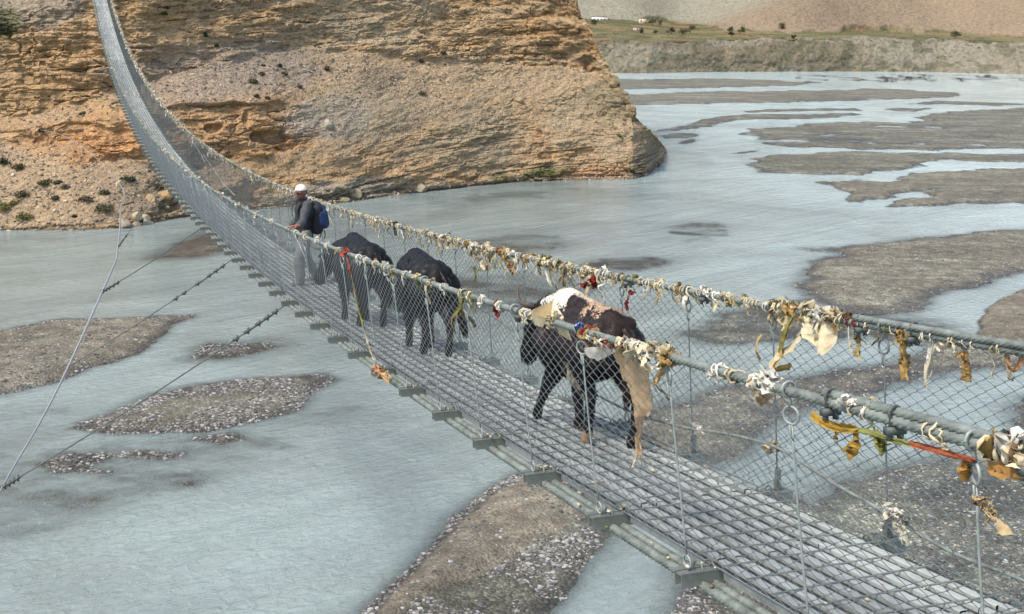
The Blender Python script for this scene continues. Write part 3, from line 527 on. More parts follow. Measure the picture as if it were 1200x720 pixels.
TREES = [(1119,40,6,5,DG,'lone dark round tree on the terrace at the right'),(916,31.5,4.5,3.5,OL,'small tree on the field terrace at the middle right'),(867,36,5.5,4.5,OL,'larger of two olive trees beside the track'),(855,35,4,4,OL,'smaller olive tree left of the larger one by the track'),(857,40,2.6,2.6,DG,'tiny bush below the olive pair by the track'),(787,36,5.5,4.5,DG,'dark tree at the left of the field edge trio'),(800,36.5,6.5,4.2,OL,'wide low tree in the middle of the field edge trio'),(809,34,5,4.5,OL,'tall tree at the right of the field edge trio'),(764,26,5,4.5,OL,'bushy tree right of the small hut'),(773,27,3.2,5,YG,'slim yellow-green poplar right of the small hut'),(752,37,2.2,3,OL,'little shrub tree below the small hut'),(768,38,3,2.5,OL,'low bush in the field below the poplar'),(930,44,2.5,2,DG,'small dark bush at the bank edge'),(698,27,5,3,DG,'dark hedge shrub under the white house')]
for i, (px, py, rx, ry, cols, lab) in enumerate(TREES):
    p = on_far(px, py + ry); m = np.linalg.norm(p - CAM) / FPX; t = empty('tree', p); tag(t, lab, 'tree', 'trees on the far terrace'); R_ = np.array([rx * m, rx * m, ry * m * 1.5]) * 1.25
    mb = MB(); rg = random.Random(i + 50)
    for q in range(5): leaf_clump(mb, (rg.uniform(-.45, .45) * R_[0], rg.uniform(-.45, .45) * R_[1], R_[2] * rg.uniform(.15, .7)), R_ * rg.uniform(.42, .6), 130, .35, cols, i * 11 + q + 500, .8)
    mb.build('crown', M_LEAF, t); mb = MB(); mb.add(*tube([(0, 0, -.5), (.1, 0, R_[2] * .4), (.25, .1, R_[2] * .8)], [.35, .22, .08], 7))
    for q in range(3): a = q * 2.1 + i; mb.add(*tube([(.1, 0, R_[2] * .35), (math.cos(a) * R_[0] * .5, math.sin(a) * R_[0] * .5, R_[2] * .75)], [.14, .05], 5))
    mb.build('trunk', M_BARK, t)
mb = MB(); rq = np.random.default_rng(919)
for q in range(560):
    px, py = (rq.uniform(690, 1220), 0); j_ = int(np.argmin(np.abs(fpx - px))); lo_, hi_ = fy[1][j_] + (9 if q % 3 == 0 else 1), fy[2][j_] - (16 if q % 3 == 1 else 0); py = rq.uniform(hi_, lo_) if q < 330 else rq.uniform(fy[1][j_] + 2, fy[0][j_] + 6); p_ = on_far(px, py); r_ = .5 + 1.3 * rq.random() ** 3
    leaf_clump(mb, p_, np.array([r_ * 1.3, r_ * 1.3, r_]), 14, .28, (OL, BRN, DG, OL)[q % 4], 7000 + q)
tag(mb.build('scrub', M_LEAF), 'dark scrub dotted along the far terrace, its fields and hillside', 'scrub', kind='stuff')
def house(px, py, wpx, hpx, wallc, label, wins, roofc):
    p = on_far(px, py); m = np.linalg.norm(p - CAM) / FPX; W, Hh, Dp = wpx * m, hpx * m, wpx * m * .6; h = empty('house', p, -RAD(28)); tag(h, label, 'house', 'houses on the far terrace')
    mb = MB(); mb.add(*box((0, 0, Hh / 2 - .5), (W, Dp, Hh + 1))); mb.build('wall', mat_plain('house_wall', wallc, .9, var=.08), h)
    mb = MB(); mb.add(*box((0, 0, Hh + .12), (W + .5, Dp + .5, .24)))
    for (x, y, sx, sy) in ((0, -Dp / 2, W + .5, .3), (0, Dp / 2, W + .5, .3)): mb.add(*box((x, y, Hh + .4), (sx, sy, .32)))
    mb.build('roof', mat_plain('house_roof', roofc, .9, var=.15), h)
    for fx in wins:
        mb = MB(); mb.add(*box((fx * W, -Dp / 2 - .03, Hh * .55), (W * .13, .1, Hh * .38))); wn = mb.build('window', mat_plain('window_glass', (.06, .06, .07), .3), h)
        mb = MB(); mb.add(*box((fx * W, -Dp / 2 - .06, Hh * .55 - Hh * .21), (W * .16, .16, .12))); mb.build('sill', mat_plain('sill_wood', (.2, .14, .1)), wn)
    mb = MB(); mb.add(*box((.42 * W, -Dp / 2 - .04, Hh * .36), (W * .09, .1, Hh * .72))); mb.build('door', mat_plain('door_wood', (.18, .12, .08)), h)
house(703, 21.5, 18, 6.2, (.80, .78, .75), 'long white flat-roofed house above the cliff edge', (-.32, -.1, .12, .3), (.25, .20, .17)); house(753, 27.5, 8.5, 5.5, (.50, .43, .31), 'small tan hut beside the trees on the terrace', (-.2,), (.22, .18, .14)); house(746, 35.5, 8, 3.2, (.42, .36, .27), 'low mud shed in the field below the tan hut', (0.1,), (.3, .25, .18))
# ================================================================== SUSPENSION FOOTBRIDGE
bridge = empty('suspension_footbridge', (0, 0, 0)); tag(bridge, 'long steel suspension footbridge with wire mesh sides sagging across the grey river', 'footbridge')
M_GALV = mat_plain('galvanised_steel', (.25, .278, .262), .5, .25, .22, 14., .5)
M_SLAT = mat_plain('deck_steel', (.47, .53, .545), .48, .2, .20, 5., .5)
M_BEAM = mat_plain('beam_steel', (.15, .168, .15), .45, .3, .25, 9.)
M_ROPE = mat_plain('steel_rope', (.17, .192, .172), .6, .25, .45, 11., bump=.4)
M_ROPE_PALE = mat_plain('pale_rope', (.42, .43, .42), .55, .3, .2, 25.)
M_WIRE = mat_plain('mesh_wire', (.13, .15, .15), .5, .3, .2, 20.)
M_MESH = mat_plain('mesh_wire_pale', (.20, .22, .225), .45, .35, .2, 20.)
M_TIE = mat_plain('dark_rope', (.085, .095, .09), .6, .2, .3, 20.)
M_GUY = mat_plain('guy_steel', (.27, .28, .275), .55, .3, .2, 25.)
M_DARK = mat_plain('dark_iron', (.075, .085, .08), .6, .3, .3, 20.)
YN, YE = -3.6, 158.0
def arc(y0, y1, step):
    g = np.linspace(y0, y1, int((y1 - y0) / .02)); z = deck_z(g); s = np.concatenate([[0], np.cumsum(np.hypot(np.diff(g), np.diff(z)))]); n = int(s[-1] / step)
    return np.interp(np.arange(n + 1) * step, s, g)
g_ = np.linspace(YN - 3, YE + 3, 12000); sz_ = deck_z(g_); S_ARC = np.concatenate([[0], np.cumsum(np.hypot(np.diff(g_), np.diff(sz_)))]); S_ARC -= np.interp(0, g_, S_ARC)
def y_of(s): return np.interp(s, S_ARC, g_)
def curve_pts(y, x, h):
    y = np.asarray(y, float); return np.stack([np.broadcast_to(x, y.shape), y, deck_z(y) + h], -1)
# deck of nine long steel slats with cross rods
mb = MB(); NS = 9; wid = (WDL + WDR) / NS; rg = np.random.default_rng(3)
bays = int(y_of(0) * 0 + 140)
for k in range(-4, 112):
    n = 5 if k < 30 else 2
    yy = y_of(np.linspace(k * S + .004, (k + 1) * S - .004, n))
    for j in range(NS):
        c = -WDL + (j + .5) * wid; hw = wid * .5 - .0115; j1, j2 = rg.normal(0, .0022, 2); xo = rg.normal(0, .0025)
        prof_ = np.array([(-hw, -.085), (-hw, .001), (-hw + .006, .004), (.004, .004), (.012, -.003), (hw - .008, -.015), (hw, -.018), (hw, -.085)]) if k < 25 else np.array([(-hw, -.02), (-hw, .002), (hw, .002), (hw, -.02)])
        hh = np.linspace(j1, j2, n) + .012 + .003 * rg.normal()
        V = np.stack([c + xo + np.broadcast_to(prof_[:, 0], (n, len(prof_))), np.broadcast_to(yy[:, None], (n, len(prof_))), deck_z(yy)[:, None] + prof_[:, 1] + hh[:, None]], -1).reshape(-1, 3)
        tn = .80 + .38 * rg.random(); mb.add(V, grid_faces(n, len(prof_)), (tn, tn, tn))
    if k < 45:  # dark strips added between the slats, standing in for shade in the gaps
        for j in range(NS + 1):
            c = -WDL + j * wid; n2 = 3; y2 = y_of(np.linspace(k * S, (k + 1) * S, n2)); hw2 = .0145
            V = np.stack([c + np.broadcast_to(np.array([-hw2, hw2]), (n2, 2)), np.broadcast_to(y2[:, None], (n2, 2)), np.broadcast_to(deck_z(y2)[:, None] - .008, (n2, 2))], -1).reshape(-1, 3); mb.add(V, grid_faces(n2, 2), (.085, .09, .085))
    if k < 70:
        for q in range(5):
            y = float(y_of((k + (q + .5) / 5) * S)); z = float(deck_z(y)) + .021; tl = rg.normal(0, .012)
            mb.add(*tube([(-WDL - .02, y - tl, z), (0, y, z + .001), (WDR + .02, y + tl, z)], 0.0048, 4), (.5, .52, .5))
ks = NT('deck_slat_steel'); cs = ks.ocoord(); cst = ks.n('Mapping'); ks.t.links.new(cs, cst.inputs['Vector']); cst.inputs['Scale'].default_value = (14, 1.6, 4)
ks.set(Base_Color=ks.mix(1.0, ks.mix(ks.noise(cst.outputs[0], 1.2, 6, .65), (.225, .25, .232), (.415, .435, .405)), ks.mix(ks.ramp(ks.noise(cs, 2.3, 7, .7, .6), [(.5, 0.0), (.72, .6)]), ks.attr('Col', 'Color'), (.34, .28, .21)), 'MULTIPLY'), Roughness=.6, Metallic=.1)
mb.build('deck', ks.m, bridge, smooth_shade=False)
# side curbs: flat bar along the slat edges
# cross beams, two back-to-back angles each
def beam_mesh():
    mb = MB()
    for s_ in (-1, 1):
        y0 = s_ * .036
        mb.add(*box((0, y0, -.0045), (2 * WB, .058, .009))); mb.add(*box((0, y0 - .0235 * 1, -.042), (2 * WB - .004, .008, .066)))
    for s_ in (-1, 1):
        mb.add(*box((s_ * (WB - .10), 0, -.05), (.05, .020, .07)))
        mb.add(*ring((s_ * (WB - .135), 0, -.02), .055, .006, (0, 1, 0), (0, 0, 1), 14, 5)); mb.add(*ring((s_ * (WB - .205), 0, -.02), .055, .006, (0, 1, 0), (0, 0, 1), 14, 5))
    return mb.mesh('cross_beam', M_BEAM, False)
BM = beam_mesh(); far_b = MB(); far_b2 = []
for k in range(-3, 97):
    y = float(y_of(k * S)); o = link('cross_beam', BM, bridge); o.location = (0, y, float(deck_z(y)) - .014); o.rotation_euler = (math.atan(deck_slope(y)), 0, 0)
for k in range(97, 125):
    y = float(y_of(k * S)); far_b.add(*box((0, y, float(deck_z(y)) - .04), (2 * WB, .1, .07)))
tag(far_b.build('cross_beam', M_BEAM, bridge, False), kind='stuff')
# ropes
def rope_y(a, b, fine): return y_of(np.arange(np.interp(a, g_, S_ARC), np.interp(b, g_, S_ARC), fine))
def long_rope(name, x, h, r, mat, nearfine=.012, near_to=9.0, mid_to=30.0, sag=None, x2=None):
    mb = MB(); f = (lambda y: 0) if sag is None else sag
    for a, b, st, n, lob in ((YN, near_to, nearfine, 30, 6), (near_to, mid_to, .05, 12, 0), (mid_to, YE, .4, 8, 0)):
        y = rope_y(a, b + st, st); P = curve_pts(y, x, h); 
        mb.add(*tube(P, r, n, False, lob, .5, 26.))
    return mb.build(name, mat, bridge)
hand_l = long_rope('handrail_cable', -WL, HL, .0205, M_ROPE); hand_r = long_rope('handrail_cable', WR, HR, .0195, M_ROPE)
for x in (-WB + .135, -WB + .205, WB - .135, WB - .205): long_rope('main_cable', x, -.098, .026, M_ROPE, .015, 7.0)
# spliced second rope lying against the near handrail
def splice(x, h, y0, y1, r, name='handrail_splice'):
    mb = MB(); y = rope_y(y0, y1, .012); P = curve_pts(y, x, h); P[:, 0] += .03 * math.copysign(1, x) * -1 * .4; P[:, 2] += .031; mb.add(*tube(P, r, 30, True, 6, .5, 26.)); return mb.build(name, M_ROPE, bridge)
splice(-WL, HL, YN, float(y_of(-1.08 * S)), .0195); splice(WR, HR, YN, float(y_of(.35 * S)), .0185)
def clamp(y, x, h, big=1.0, double=True):
    T = np.array([0, 1, deck_slope(y)]); T /= np.linalg.norm(T); U = np.cross(T, (1, 0, 0)) * -1; U = U if U[2] > 0 else -U; c = np.array([x, y, float(deck_z(y)) + h]); mb = MB(); e1 = np.array([1.0, 0, 0])
    t = np.linspace(-.25 * math.pi, 1.25 * math.pi, 16); R = .030 * big; up = .03 if double else 0.0
    P = np.array([c + U * up + R * (math.cos(a) * e1 + math.sin(a) * U) for a in t]); P = np.concatenate([[c + R * e1 * .95 - U * .055], P, [c - R * e1 * .95 - U * .055]]); mb.add(*tube(P, .0085 * big, 8))
    Rm = np.stack([e1, T, U], 1); mb.add(*box(c - U * .035, (.095 * big, .034, .030), Rm))
    for s_ in (-1, 1): V, F_ = tube([c + s_ * R * e1 * .95 - U * .045, c + s_ * R * e1 * .95 - U * .068], .014, 6); mb.add(V, F_)
    return mb.build('cable_clamp', M_DARK, bridge)
for s_, dbl in ((-1.14, True), (-1.5, True), (-2.1, True), (.36, False), (2.02, False)): clamp(float(y_of(s_ * S)), -WL, HL, .85, dbl)
for s_ in (.3, -.1, 1.9, 3.0): clamp(float(y_of(s_ * S)), WR, HR, .85, s_ < .5)
# hangers: hook over the handrail cable, eye, rod, eye on the cross beam
def hanger_mesh(side, seed):
    rg = random.Random(seed); x0, h = (-(WB - .075), HL) if side < 0 else (WB - .075, HR); x1 = -WL if side < 0 else WR
    mb = MB(); top = np.array([x1 - x0, 0, h + .014]); L = np.linalg.norm(top); d = top / L; e1 = np.array([0, 1.0, 0]); e2 = np.cross(d, e1)
    a = rg.uniform(-.5, .5); ex = e1 * math.cos(a) + e2 * math.sin(a)
    mb.add(*ring(top, .033, .0075, e2, d, 14, 6)); hk = top - d * .05; mb.add(*tube([top - d * .03 + e2 * .004, hk, hk - d * .03], .0085, 7))
    mb.add(*ring(top - d * .115, .040, .0065, ex, d, 18, 6)); r0 = top - d * .155; bend = rg.uniform(-.018, .018); n = 9
    P = [r0 * (1 - t) + (d * .075) * t + e1 * bend * math.sin(t * math.pi) for t in np.linspace(0, 1, n)]; mb.add(*tube(P, .0055, 7)); mb.add(*tube([r0 + e2 * .012, r0 - d * .05 + e2 * .012, r0 - d * .07], .005, 6))
    mb.add(*ring(d * .04, .038, .006, e1, d, 14, 6)); mb.add(*tube([d * .012, d * -.03], .006, 6))
    return mb.mesh('hanger', M_GALV if side < 0 else M_WIRE)
HM = {(-1, q): hanger_mesh(-1, q) for q in range(4)}; HM.update({(1, q): hanger_mesh(1, q + 9) for q in range(4)})
for side in (-1, 1):
    for k in range(-2, 48):
        y = float(y_of(k * S)); o = link('hanger', HM[(side, (k * 7 + side) % 4)], bridge); o.location = (side * (WB - .075), y, float(deck_z(y)) - .014); o.rotation_euler = (math.atan(deck_slope(y)), 0, 0)
fh = MB()
for side in (-1, 1):
    for k in range(48, 125):
        y = float(y_of(k * S)); x0, x1, h = (-(WB - .075), -WL, HL) if side < 0 else (WB - .075, WR, HR); z = float(deck_z(y)); sl_ = deck_slope(y); fh.add(*tube([(x0, y, z), (x1, y - sl_ * h, z + h)], .008, 4, False))
tag(fh.build('hanger', M_GALV, bridge), kind='stuff')
# chain-link mesh on both sides
def side_frame(side, y, v):
    """point on the mesh side: v = 0 at the deck edge, 1 at the handrail"""
    sl_ = (deck_z(y + .05) - deck_z(y - .05)) / .1; c = 1 / np.sqrt(1 + sl_ * sl_)
    x0, x1, h = (-(WDL + .03), -WL, HL) if side < 0 else (WDR + .055, WR, HR)
    bul = .025 * np.sin(v * math.pi) * side; hv = v * (h - .012) - .01
    # the netting leans with the hangers, square to the deck
    return np.stack([x0 + (x1 - x0) * v + bul, y - sl_ * c * hv, deck_z(y) + hv * c + (hv * (1 - c)) * .9], -1)
def chainlink(side, cell=.064, r=.0021, ya=YN, yb=122.0):
    s = np.arange(np.interp(ya, g_, S_ARC), np.interp(yb, g_, S_ARC), cell); n = len(s); M = 2 * int((HL if side < 0 else HR) / cell) + 1; i = np.arange(M); v = i / (M - 1.)
    rg = np.random.default_rng(50 + side); zig = np.where(i % 2 == 0, -.5, .5) * cell * 1.06; sgn = np.where(np.arange(n) % 2 == 0, 1., -1.)[:, None]
    ss = s[:, None] + sgn * zig[None, :] + .006 * fbm(s[:, None] / .6 + 0 * v[None], v[None, :] * 3 + 0 * s[:, None], oct=2, seed=70 + side) * 2
    vv = np.broadcast_to(v, ss.shape) + .012 * fbm(s[:, None] / .9 + 0 * v[None], v[None, :] * 2 + 0 * s[:, None], oct=2, seed=72 + side)
    P = side_frame(side, y_of(ss), vv); P[..., 0] += sgn * np.where(i % 2 == 0, 1, -1)[None, :] * r * .9 + .022 * fbm(s[:, None] / .8 + 0 * v[None], v[None, :] * 2.5 + 0 * s[:, None], oct=2, seed=74 + side)
    th_ = np.array([0, 90, 180, 270]) * math.pi / 180; off = np.stack([np.cos(th_), np.sin(th_) * 1.25, 0 * th_], -1) * r
    V = P[:, :, None, :] + off[None, None]; V = V.reshape(-1, 3); w = np.arange(n)[:, None, None] * (M * 4); m = np.arange(M - 1)[None, :, None] * 4; q = np.arange(4)[None, None, :]; q2 = (q + 1) % 4
    F_ = np.stack([w + m + q, w + m + q2, w + m + 4 + q2, w + m + 4 + q], -1).reshape(-1, 4); mb = MB(); mb.add(V, F_)
    y = rope_y(ya, yb, .15)
    mb.add(*tube(side_frame(side, y, np.full_like(y, 0.01)), .004, 5, False))
    return mb.build('wire_mesh_panel', M_MESH if side < 0 else M_WIRE, bridge)
chainlink(-1, r=.0026); chainlink(1, r=.0024)
# slack stay cable on the right side, rising back to the left rail side and running along the deck edge
def xplane_pts(pts, xs): return np.array([on_x(px, py, x) for (px, py), x in zip(pts, xs)])
def smooth_path(P, n=80):
    P = np.asarray(P, float); t = np.concatenate([[0], np.cumsum(np.linalg.norm(np.diff(P, axis=0), axis=1))]); q = np.linspace(0, t[-1], n); m = np.gradient(P, t, axis=0); out = []
    for v in q:
        i = min(max(int(np.searchsorted(t, v)) - 1, 0), len(P) - 2); h = t[i+1] - t[i]; u = (v - t[i]) / h
        out.append((2*u**3-3*u**2+1)*P[i] + (u**3-2*u**2+u)*h*m[i] + (-2*u**3+3*u**2)*P[i+1] + (u**3-u**2)*h*m[i+1])
    return np.array(out)
pts = [(540,347),(602,389),(632,415),(707,467),(751,487),(797,500),(872,513),(911,525),(944,545),(983,570),(1022,592),(1067,620),(1117,648),(1200,681),(1300,735)]
P = xplane_pts(pts, [WR + .03] * 3 + [WR + .01] + [WDR + .07] * 11); mb = MB(); mb.add(*tube(smooth_path(P, 260), .0105, 8)); mb.build('stay_cable', M_ROPE, bridge)
for pr_ in ([(238,181),(263,217),(275,229)], [(215,150),(236,182),(240,190)]):
    P = xplane_pts(pr_, [WR + .02] * 3); mb = MB(); mb.add(*tube(P, .012, 6)); mb.build('stay_cable', M_ROPE_PALE, bridge)
P = np.array([on_x(343, 270, -WL + .02), on_x(357, 300, -WL + .08), on_x(364, 328, -WDL - .1)]); mb = MB(); mb.add(*tube(P, .008, 6)); mb.build('stay_cable', M_ROPE_PALE, bridge)
# post clamps that hold the stay on the right beam ends
for k in (2, 1, 0):
    y = float(y_of(k * S)); z = float(deck_z(y)); mb = MB(); mb.add(*box((WB - .08, y, z + .06), (.03, .03, .14))); mb.build('stay_post', M_BEAM, bridge, False)
# dry litter caught on beams and ropes
mb = MB(); rg = np.random.default_rng(5)
for q in range(190):
    y = rg.uniform(-3, 7) if q < 110 else rg.uniform(7, 20); k = round(np.interp(y, g_, S_ARC) / S) if rg.random() < .6 else None; s_ = (k * S + rg.normal(0, .05)) if k is not None else np.interp(y, g_, S_ARC)
    y = float(y_of(s_)); x = -WB + .06 + rg.random() * (WB - WDL) * .95; V, F_ = ICO1; sc = .005 + .008 * rg.random() ** 2
    c = [(.30, .22, .12), (.45, .38, .24), (.16, .12, .08), (.55, .5, .4), (.12, .12, .06)][rg.integers(0, 5)]; mb.add(V * (sc * np.array([1, 1.3, .6])) * (1 + .4 * rg.random((len(V), 1))) + (x, y, float(deck_z(y)) + (-.06 if k is None else .01)), F_, c)
for q in range(34):
    y = rg.uniform(-2, 12); x = rg.uniform(-WDL, WDR); V, F_ = ICO1; sc = .006 + .016 * rg.random() ** 2; mb.add(V * (sc * np.array([1, 1.5, .5])) + (x, y, float(deck_z(y)) + .026), F_, (.55, .47, .36))
M_LITTER = mat_vcol('dry_litter', .9, .3, 40.); tag(mb.build('dry_litter', M_LITTER), 'dry leaves and pebbles caught on the deck and beam ends', 'litter', kind='stuff')
# ---- wind guy: long sagging cable upstream and the ties that hold the bridge to it
tieC = on_y(120, 342, float(y_of(21.0 * S)) - 1.0); tieD = on_y(138, 290, float(y_of(31.5 * S)) - 1); tieB = on_y(80, 430, float(y_of(16. * S)) + 1.5); tieA = on_y(3, 571, float(y_of(10.6 * S)) + 1.0)
anchor, _ = on_cliff(46, 152); mid1 = on_y(140, 222, 72.0); mid2 = on_y(112, 184, 112.0)
a1 = on_y(-90, 760, 6.5)
def fore(px, py, f): return CAM + (on_cliff(px, py)[0] - CAM) * f
def pxd(X): q = project(X); return [q[0], q[1], 40000.0 / np.linalg.norm(np.asarray(X) - CAM)]
def pfd(px, py, f): return pxd(fore(px, py, f))
PX = np.array([pxd(a1), pxd(tieA), pxd(tieB), pxd(tieC), pxd(tieD), pxd(on_y(141, 247, 50.)), pfd(135, 210, .66), pfd(116, 185, .84), pfd(84, 164, .95), pfd(62, 155, .985), pxd(anchor)])
PX[:, 2] = np.minimum.accumulate(PX[:, 2]); PX = smooth_path(PX, 300); dr_ = ray(PX[:, 0], PX[:, 1]); path = CAM + dr_ / np.linalg.norm(dr_, axis=-1, keepdims=True) * (40000.0 / PX[:, 2])[:, None]
guy = MB(); guy.add(*tube(path, np.interp(np.linspace(0, 1, 300), [0, .3, .6, 1], [.012, .014, .024, .034]), 8)); tag(guy.build('wind_guy_cable', M_GUY), 'long pale guy cable curving from the orange outcrop down past the left of the bridge', 'cable')
def tie(px, py, k, end, label, lumps):
    y = float(y_of(k * S)); a = np.array([-WB + .06, y, float(deck_z(y)) - .05]); end = np.asarray(end, float); r = empty('tie_cable', a); tag(r, label, 'cable', 'ties between bridge and guy cable'); n = 24
    t = np.linspace(0, 1, n)[:, None]; P = (end - a) * t; P[:, 2] -= (.012 * np.linalg.norm(end - a) * 4 * t * (1 - t))[:, 0]; mb = MB(); mb.add(*tube(P, .011, 7)); mb.build('rope', M_TIE, r)
    u = (end - a) / np.linalg.norm(end - a)
    for d_ in lumps:
        q = P[0] + (end - a) * d_; q[2] -= .012 * np.linalg.norm(end - a) * 4 * d_ * (1 - d_); mb = MB(); mb.add(*tube([q, q + u * .05, q + u * .10], [.024, .030, .024], 7)); mb.add(*tube([q + u * .03 + (0, 0, -.055), q + u * .03 + (0, 0, .045)], .014, 5)); mb.build('rope_grip', M_DARK, r)
    ts = np.linspace(lumps[0], lumps[3], 6)[:, None]; Q = P[0] + (end - a) * ts; Q[:, 2] -= (.012 * np.linalg.norm(end - a) * 4 * ts * (1 - ts))[:, 0] + .012; mb = MB(); mb.add(*tube(Q, .012, 6)); mb.build('rope_tail', M_DARK, r)
tie(330, 355, 10.9, tieA, 'nearest dark tie cable, running from the beams to the lower left corner', (.03, .06, .09, .13, .17, .94, .955, .97, .985)); tie(271, 303, 16.2, tieB, 'tie cable from the bridge crossing above the left gravel bar', (.05, .09, .13, .2, .28, .33)); tie(235, 267, 21.2, tieC, 'thin tie cable meeting the pale guy cable mid river', (.84, .88, .92, .95, .98)); tie(190, 213, 31.2, tieD, 'farthest short tie cable near the boulders at the far shore', (.80, .86, .9, .94, .98))
# ================================================================== SCARVES AND RAGS TIED TO THE RAILS
kc_ = NT('scarf_cloth'); fcl = kc_.noise(kc_.ocoord(), 24., 5, .65)
kc_.set(Base_Color=kc_.mix(1.0, kc_.attr('Col', 'Color'), kc_.ramp(fcl, [(.25, .62), (.7, 1.08)]), 'MULTIPLY'), Roughness=.9); kc_.b.inputs['Specular IOR Level'].default_value = .15
tr = kc_.n('BsdfTranslucent'); kc_.put(tr.inputs['Color'], kc_.mix(1.0, kc_.attr('Col', 'Color'), (.9, .85, .7), 'MULTIPLY')); ms = kc_.n('MixShader'); ms.inputs[0].default_value = .22
kc_.t.links.new(kc_.b.outputs[0], ms.inputs[1]); kc_.t.links.new(tr.outputs[0], ms.inputs[2]); kc_.t.links.new(ms.outputs[0], kc_.out.inputs['Surface']); kc_.bump(kc_.noise(kc_.ocoord(), 90., 3), .4, .004); M_CLOTH = kc_.m
CREAM, WHITE, OCHRE, OLIVE, BROWN, RED, PINK, BLUE = (.68, .585, .39), (.76, .73, .64), (.45, .305, .12), (.22, .205, .07), (.16, .10, .05), (.26, .03, .028), (.42, .23, .19), (.06, .12, .34)
def ribbon(mb, P, w, side, col, seed, fold=.35, taper=.5, cols=5):
    P = np.asarray(P, float); n = len(P); rg = np.random.default_rng(seed); side = np.asarray(side, float); t = np.linspace(0, 1, n)
    T = np.gradient(P, axis=0); T /= np.linalg.norm(T, axis=1)[:, None] + 1e-9; nrm = np.cross(T, side); nrm /= np.linalg.norm(nrm, axis=1)[:, None] + 1e-9
    u = np.linspace(-.5, .5, cols); wd = w * (1 - taper * np.abs(t - .35)) * (1 + .25 * fbm(t * 4 + seed, t * 0 + 3, oct=2, seed=seed))
    ph = rg.random() * 6; f = fold * w * np.sin(u[None, :] * 11 + ph + 3 * t[:, None]) * (.4 + .8 * t[:, None])
    V = P[:, None, :] + (u[None, :] * wd[:, None])[..., None] * side + f[..., None] * nrm[:, None, :]
    V = V + .07 * w * rg.normal(size=V.shape); V[-1] += T[-1] * (rg.random(cols)[:, None] - .2) * w * .9
    c = np.asarray(col) * (.8 + .4 * rg.random()); cc = np.broadcast_to(c, V.shape) * (1 - .25 * t[:, None, None] * rg.random())
    mb.add(V.reshape(-1, 3), grid_faces(n, cols), cc.reshape(-1, 3))
def blob_cloth(mb, c, r, col, seed, amp=.55):
    for q in range(3): crumple(mb, np.asarray(c) + np.array([0, .3 * r * (q - 1), 0]), r * (1.0 - .12 * q), np.asarray(col) * (1 - .1 * q), seed * 7 + q)
    r = r * .62
    V, F_ = ICO2 if r < .035 else ICO3; rg = np.random.default_rng(seed); sc = r * (.7 + .6 * rg.random(3)); k = 2.2
    d_ = 1 + amp * 1.6 * fbm(V[:, 0] * k + seed, V[:, 1] * k, V[:, 2] * k, oct=3, seed=seed); f = np.abs(fbm(V[:, 0] * 3.3, V[:, 1] * 3.3 + seed, V[:, 2] * 3.3, oct=2, seed=seed + 1)); d_ = d_ - .5 * smooth(.12, .0, f)
    mb.add(V * d_[:, None] * sc + c, F_, np.asarray(col) * (.8 + .35 * rg.random()))
def crumple(mb, c, r, col, seed):
    rg = np.random.default_rng(seed); n = 11; P = np.cumsum(rg.normal(0, 1, (n, 3)), axis=0); P -= P.mean(0); P = P / (np.abs(P).max() + 1e-6) * r * np.array([1.0, 1.3, 1.0]); sd = rg.normal(size=3); sd /= np.linalg.norm(sd)
    ribbon(mb, smooth_path(P, 20) + c, r * 1.5, sd, np.asarray(col), seed, .45, .5, 5)
def wrap(mb, x, T, U, E, R, r, col, seed):
    rg = np.random.default_rng(seed); t = np.linspace(0, 2 * math.pi, 15); tl = rg.normal(0, .5)
    P = x + R * (np.cos(t)[:, None] * E + np.sin(t)[:, None] * U) + (tl * R * np.cos(t + rg.random() * 6))[:, None] * T; P[:-1] += rg.normal(0, R * .12, (14, 3)); P[-1] = P[0]
    mb.add(*tube(P, .62 * r * (1 + .45 * np.sin(t * 3 + seed)), 6, False), np.asarray(col) * (.8 + .35 * rg.random()))
def rail_y(side, px):
    y = np.linspace(YN, 110, 30000); x, h = (-WL, HL) if side < 0 else (WR, HR); q = project(curve_pts(y, x, h)); return float(y[np.argmin(np.abs(q[:, 0] - px))])
GRAV = np.array([0, 0, -1.0]); WIND = np.array([.25, -.12, 0])
def hang_path(c, L, seed, n=9, drift=.35):
    rg = np.random.default_rng(seed); t = np.linspace(0, 1, n)[:, None]; d_ = WIND * drift + rg.normal(0, .18, 3) * (1, 1, 0); P = c + L * (t * GRAV + t * t * d_) ; P += .09 * L * np.sin(t * rg.uniform(4, 9) + rg.random() * 6) * rg.normal(size=3); return P
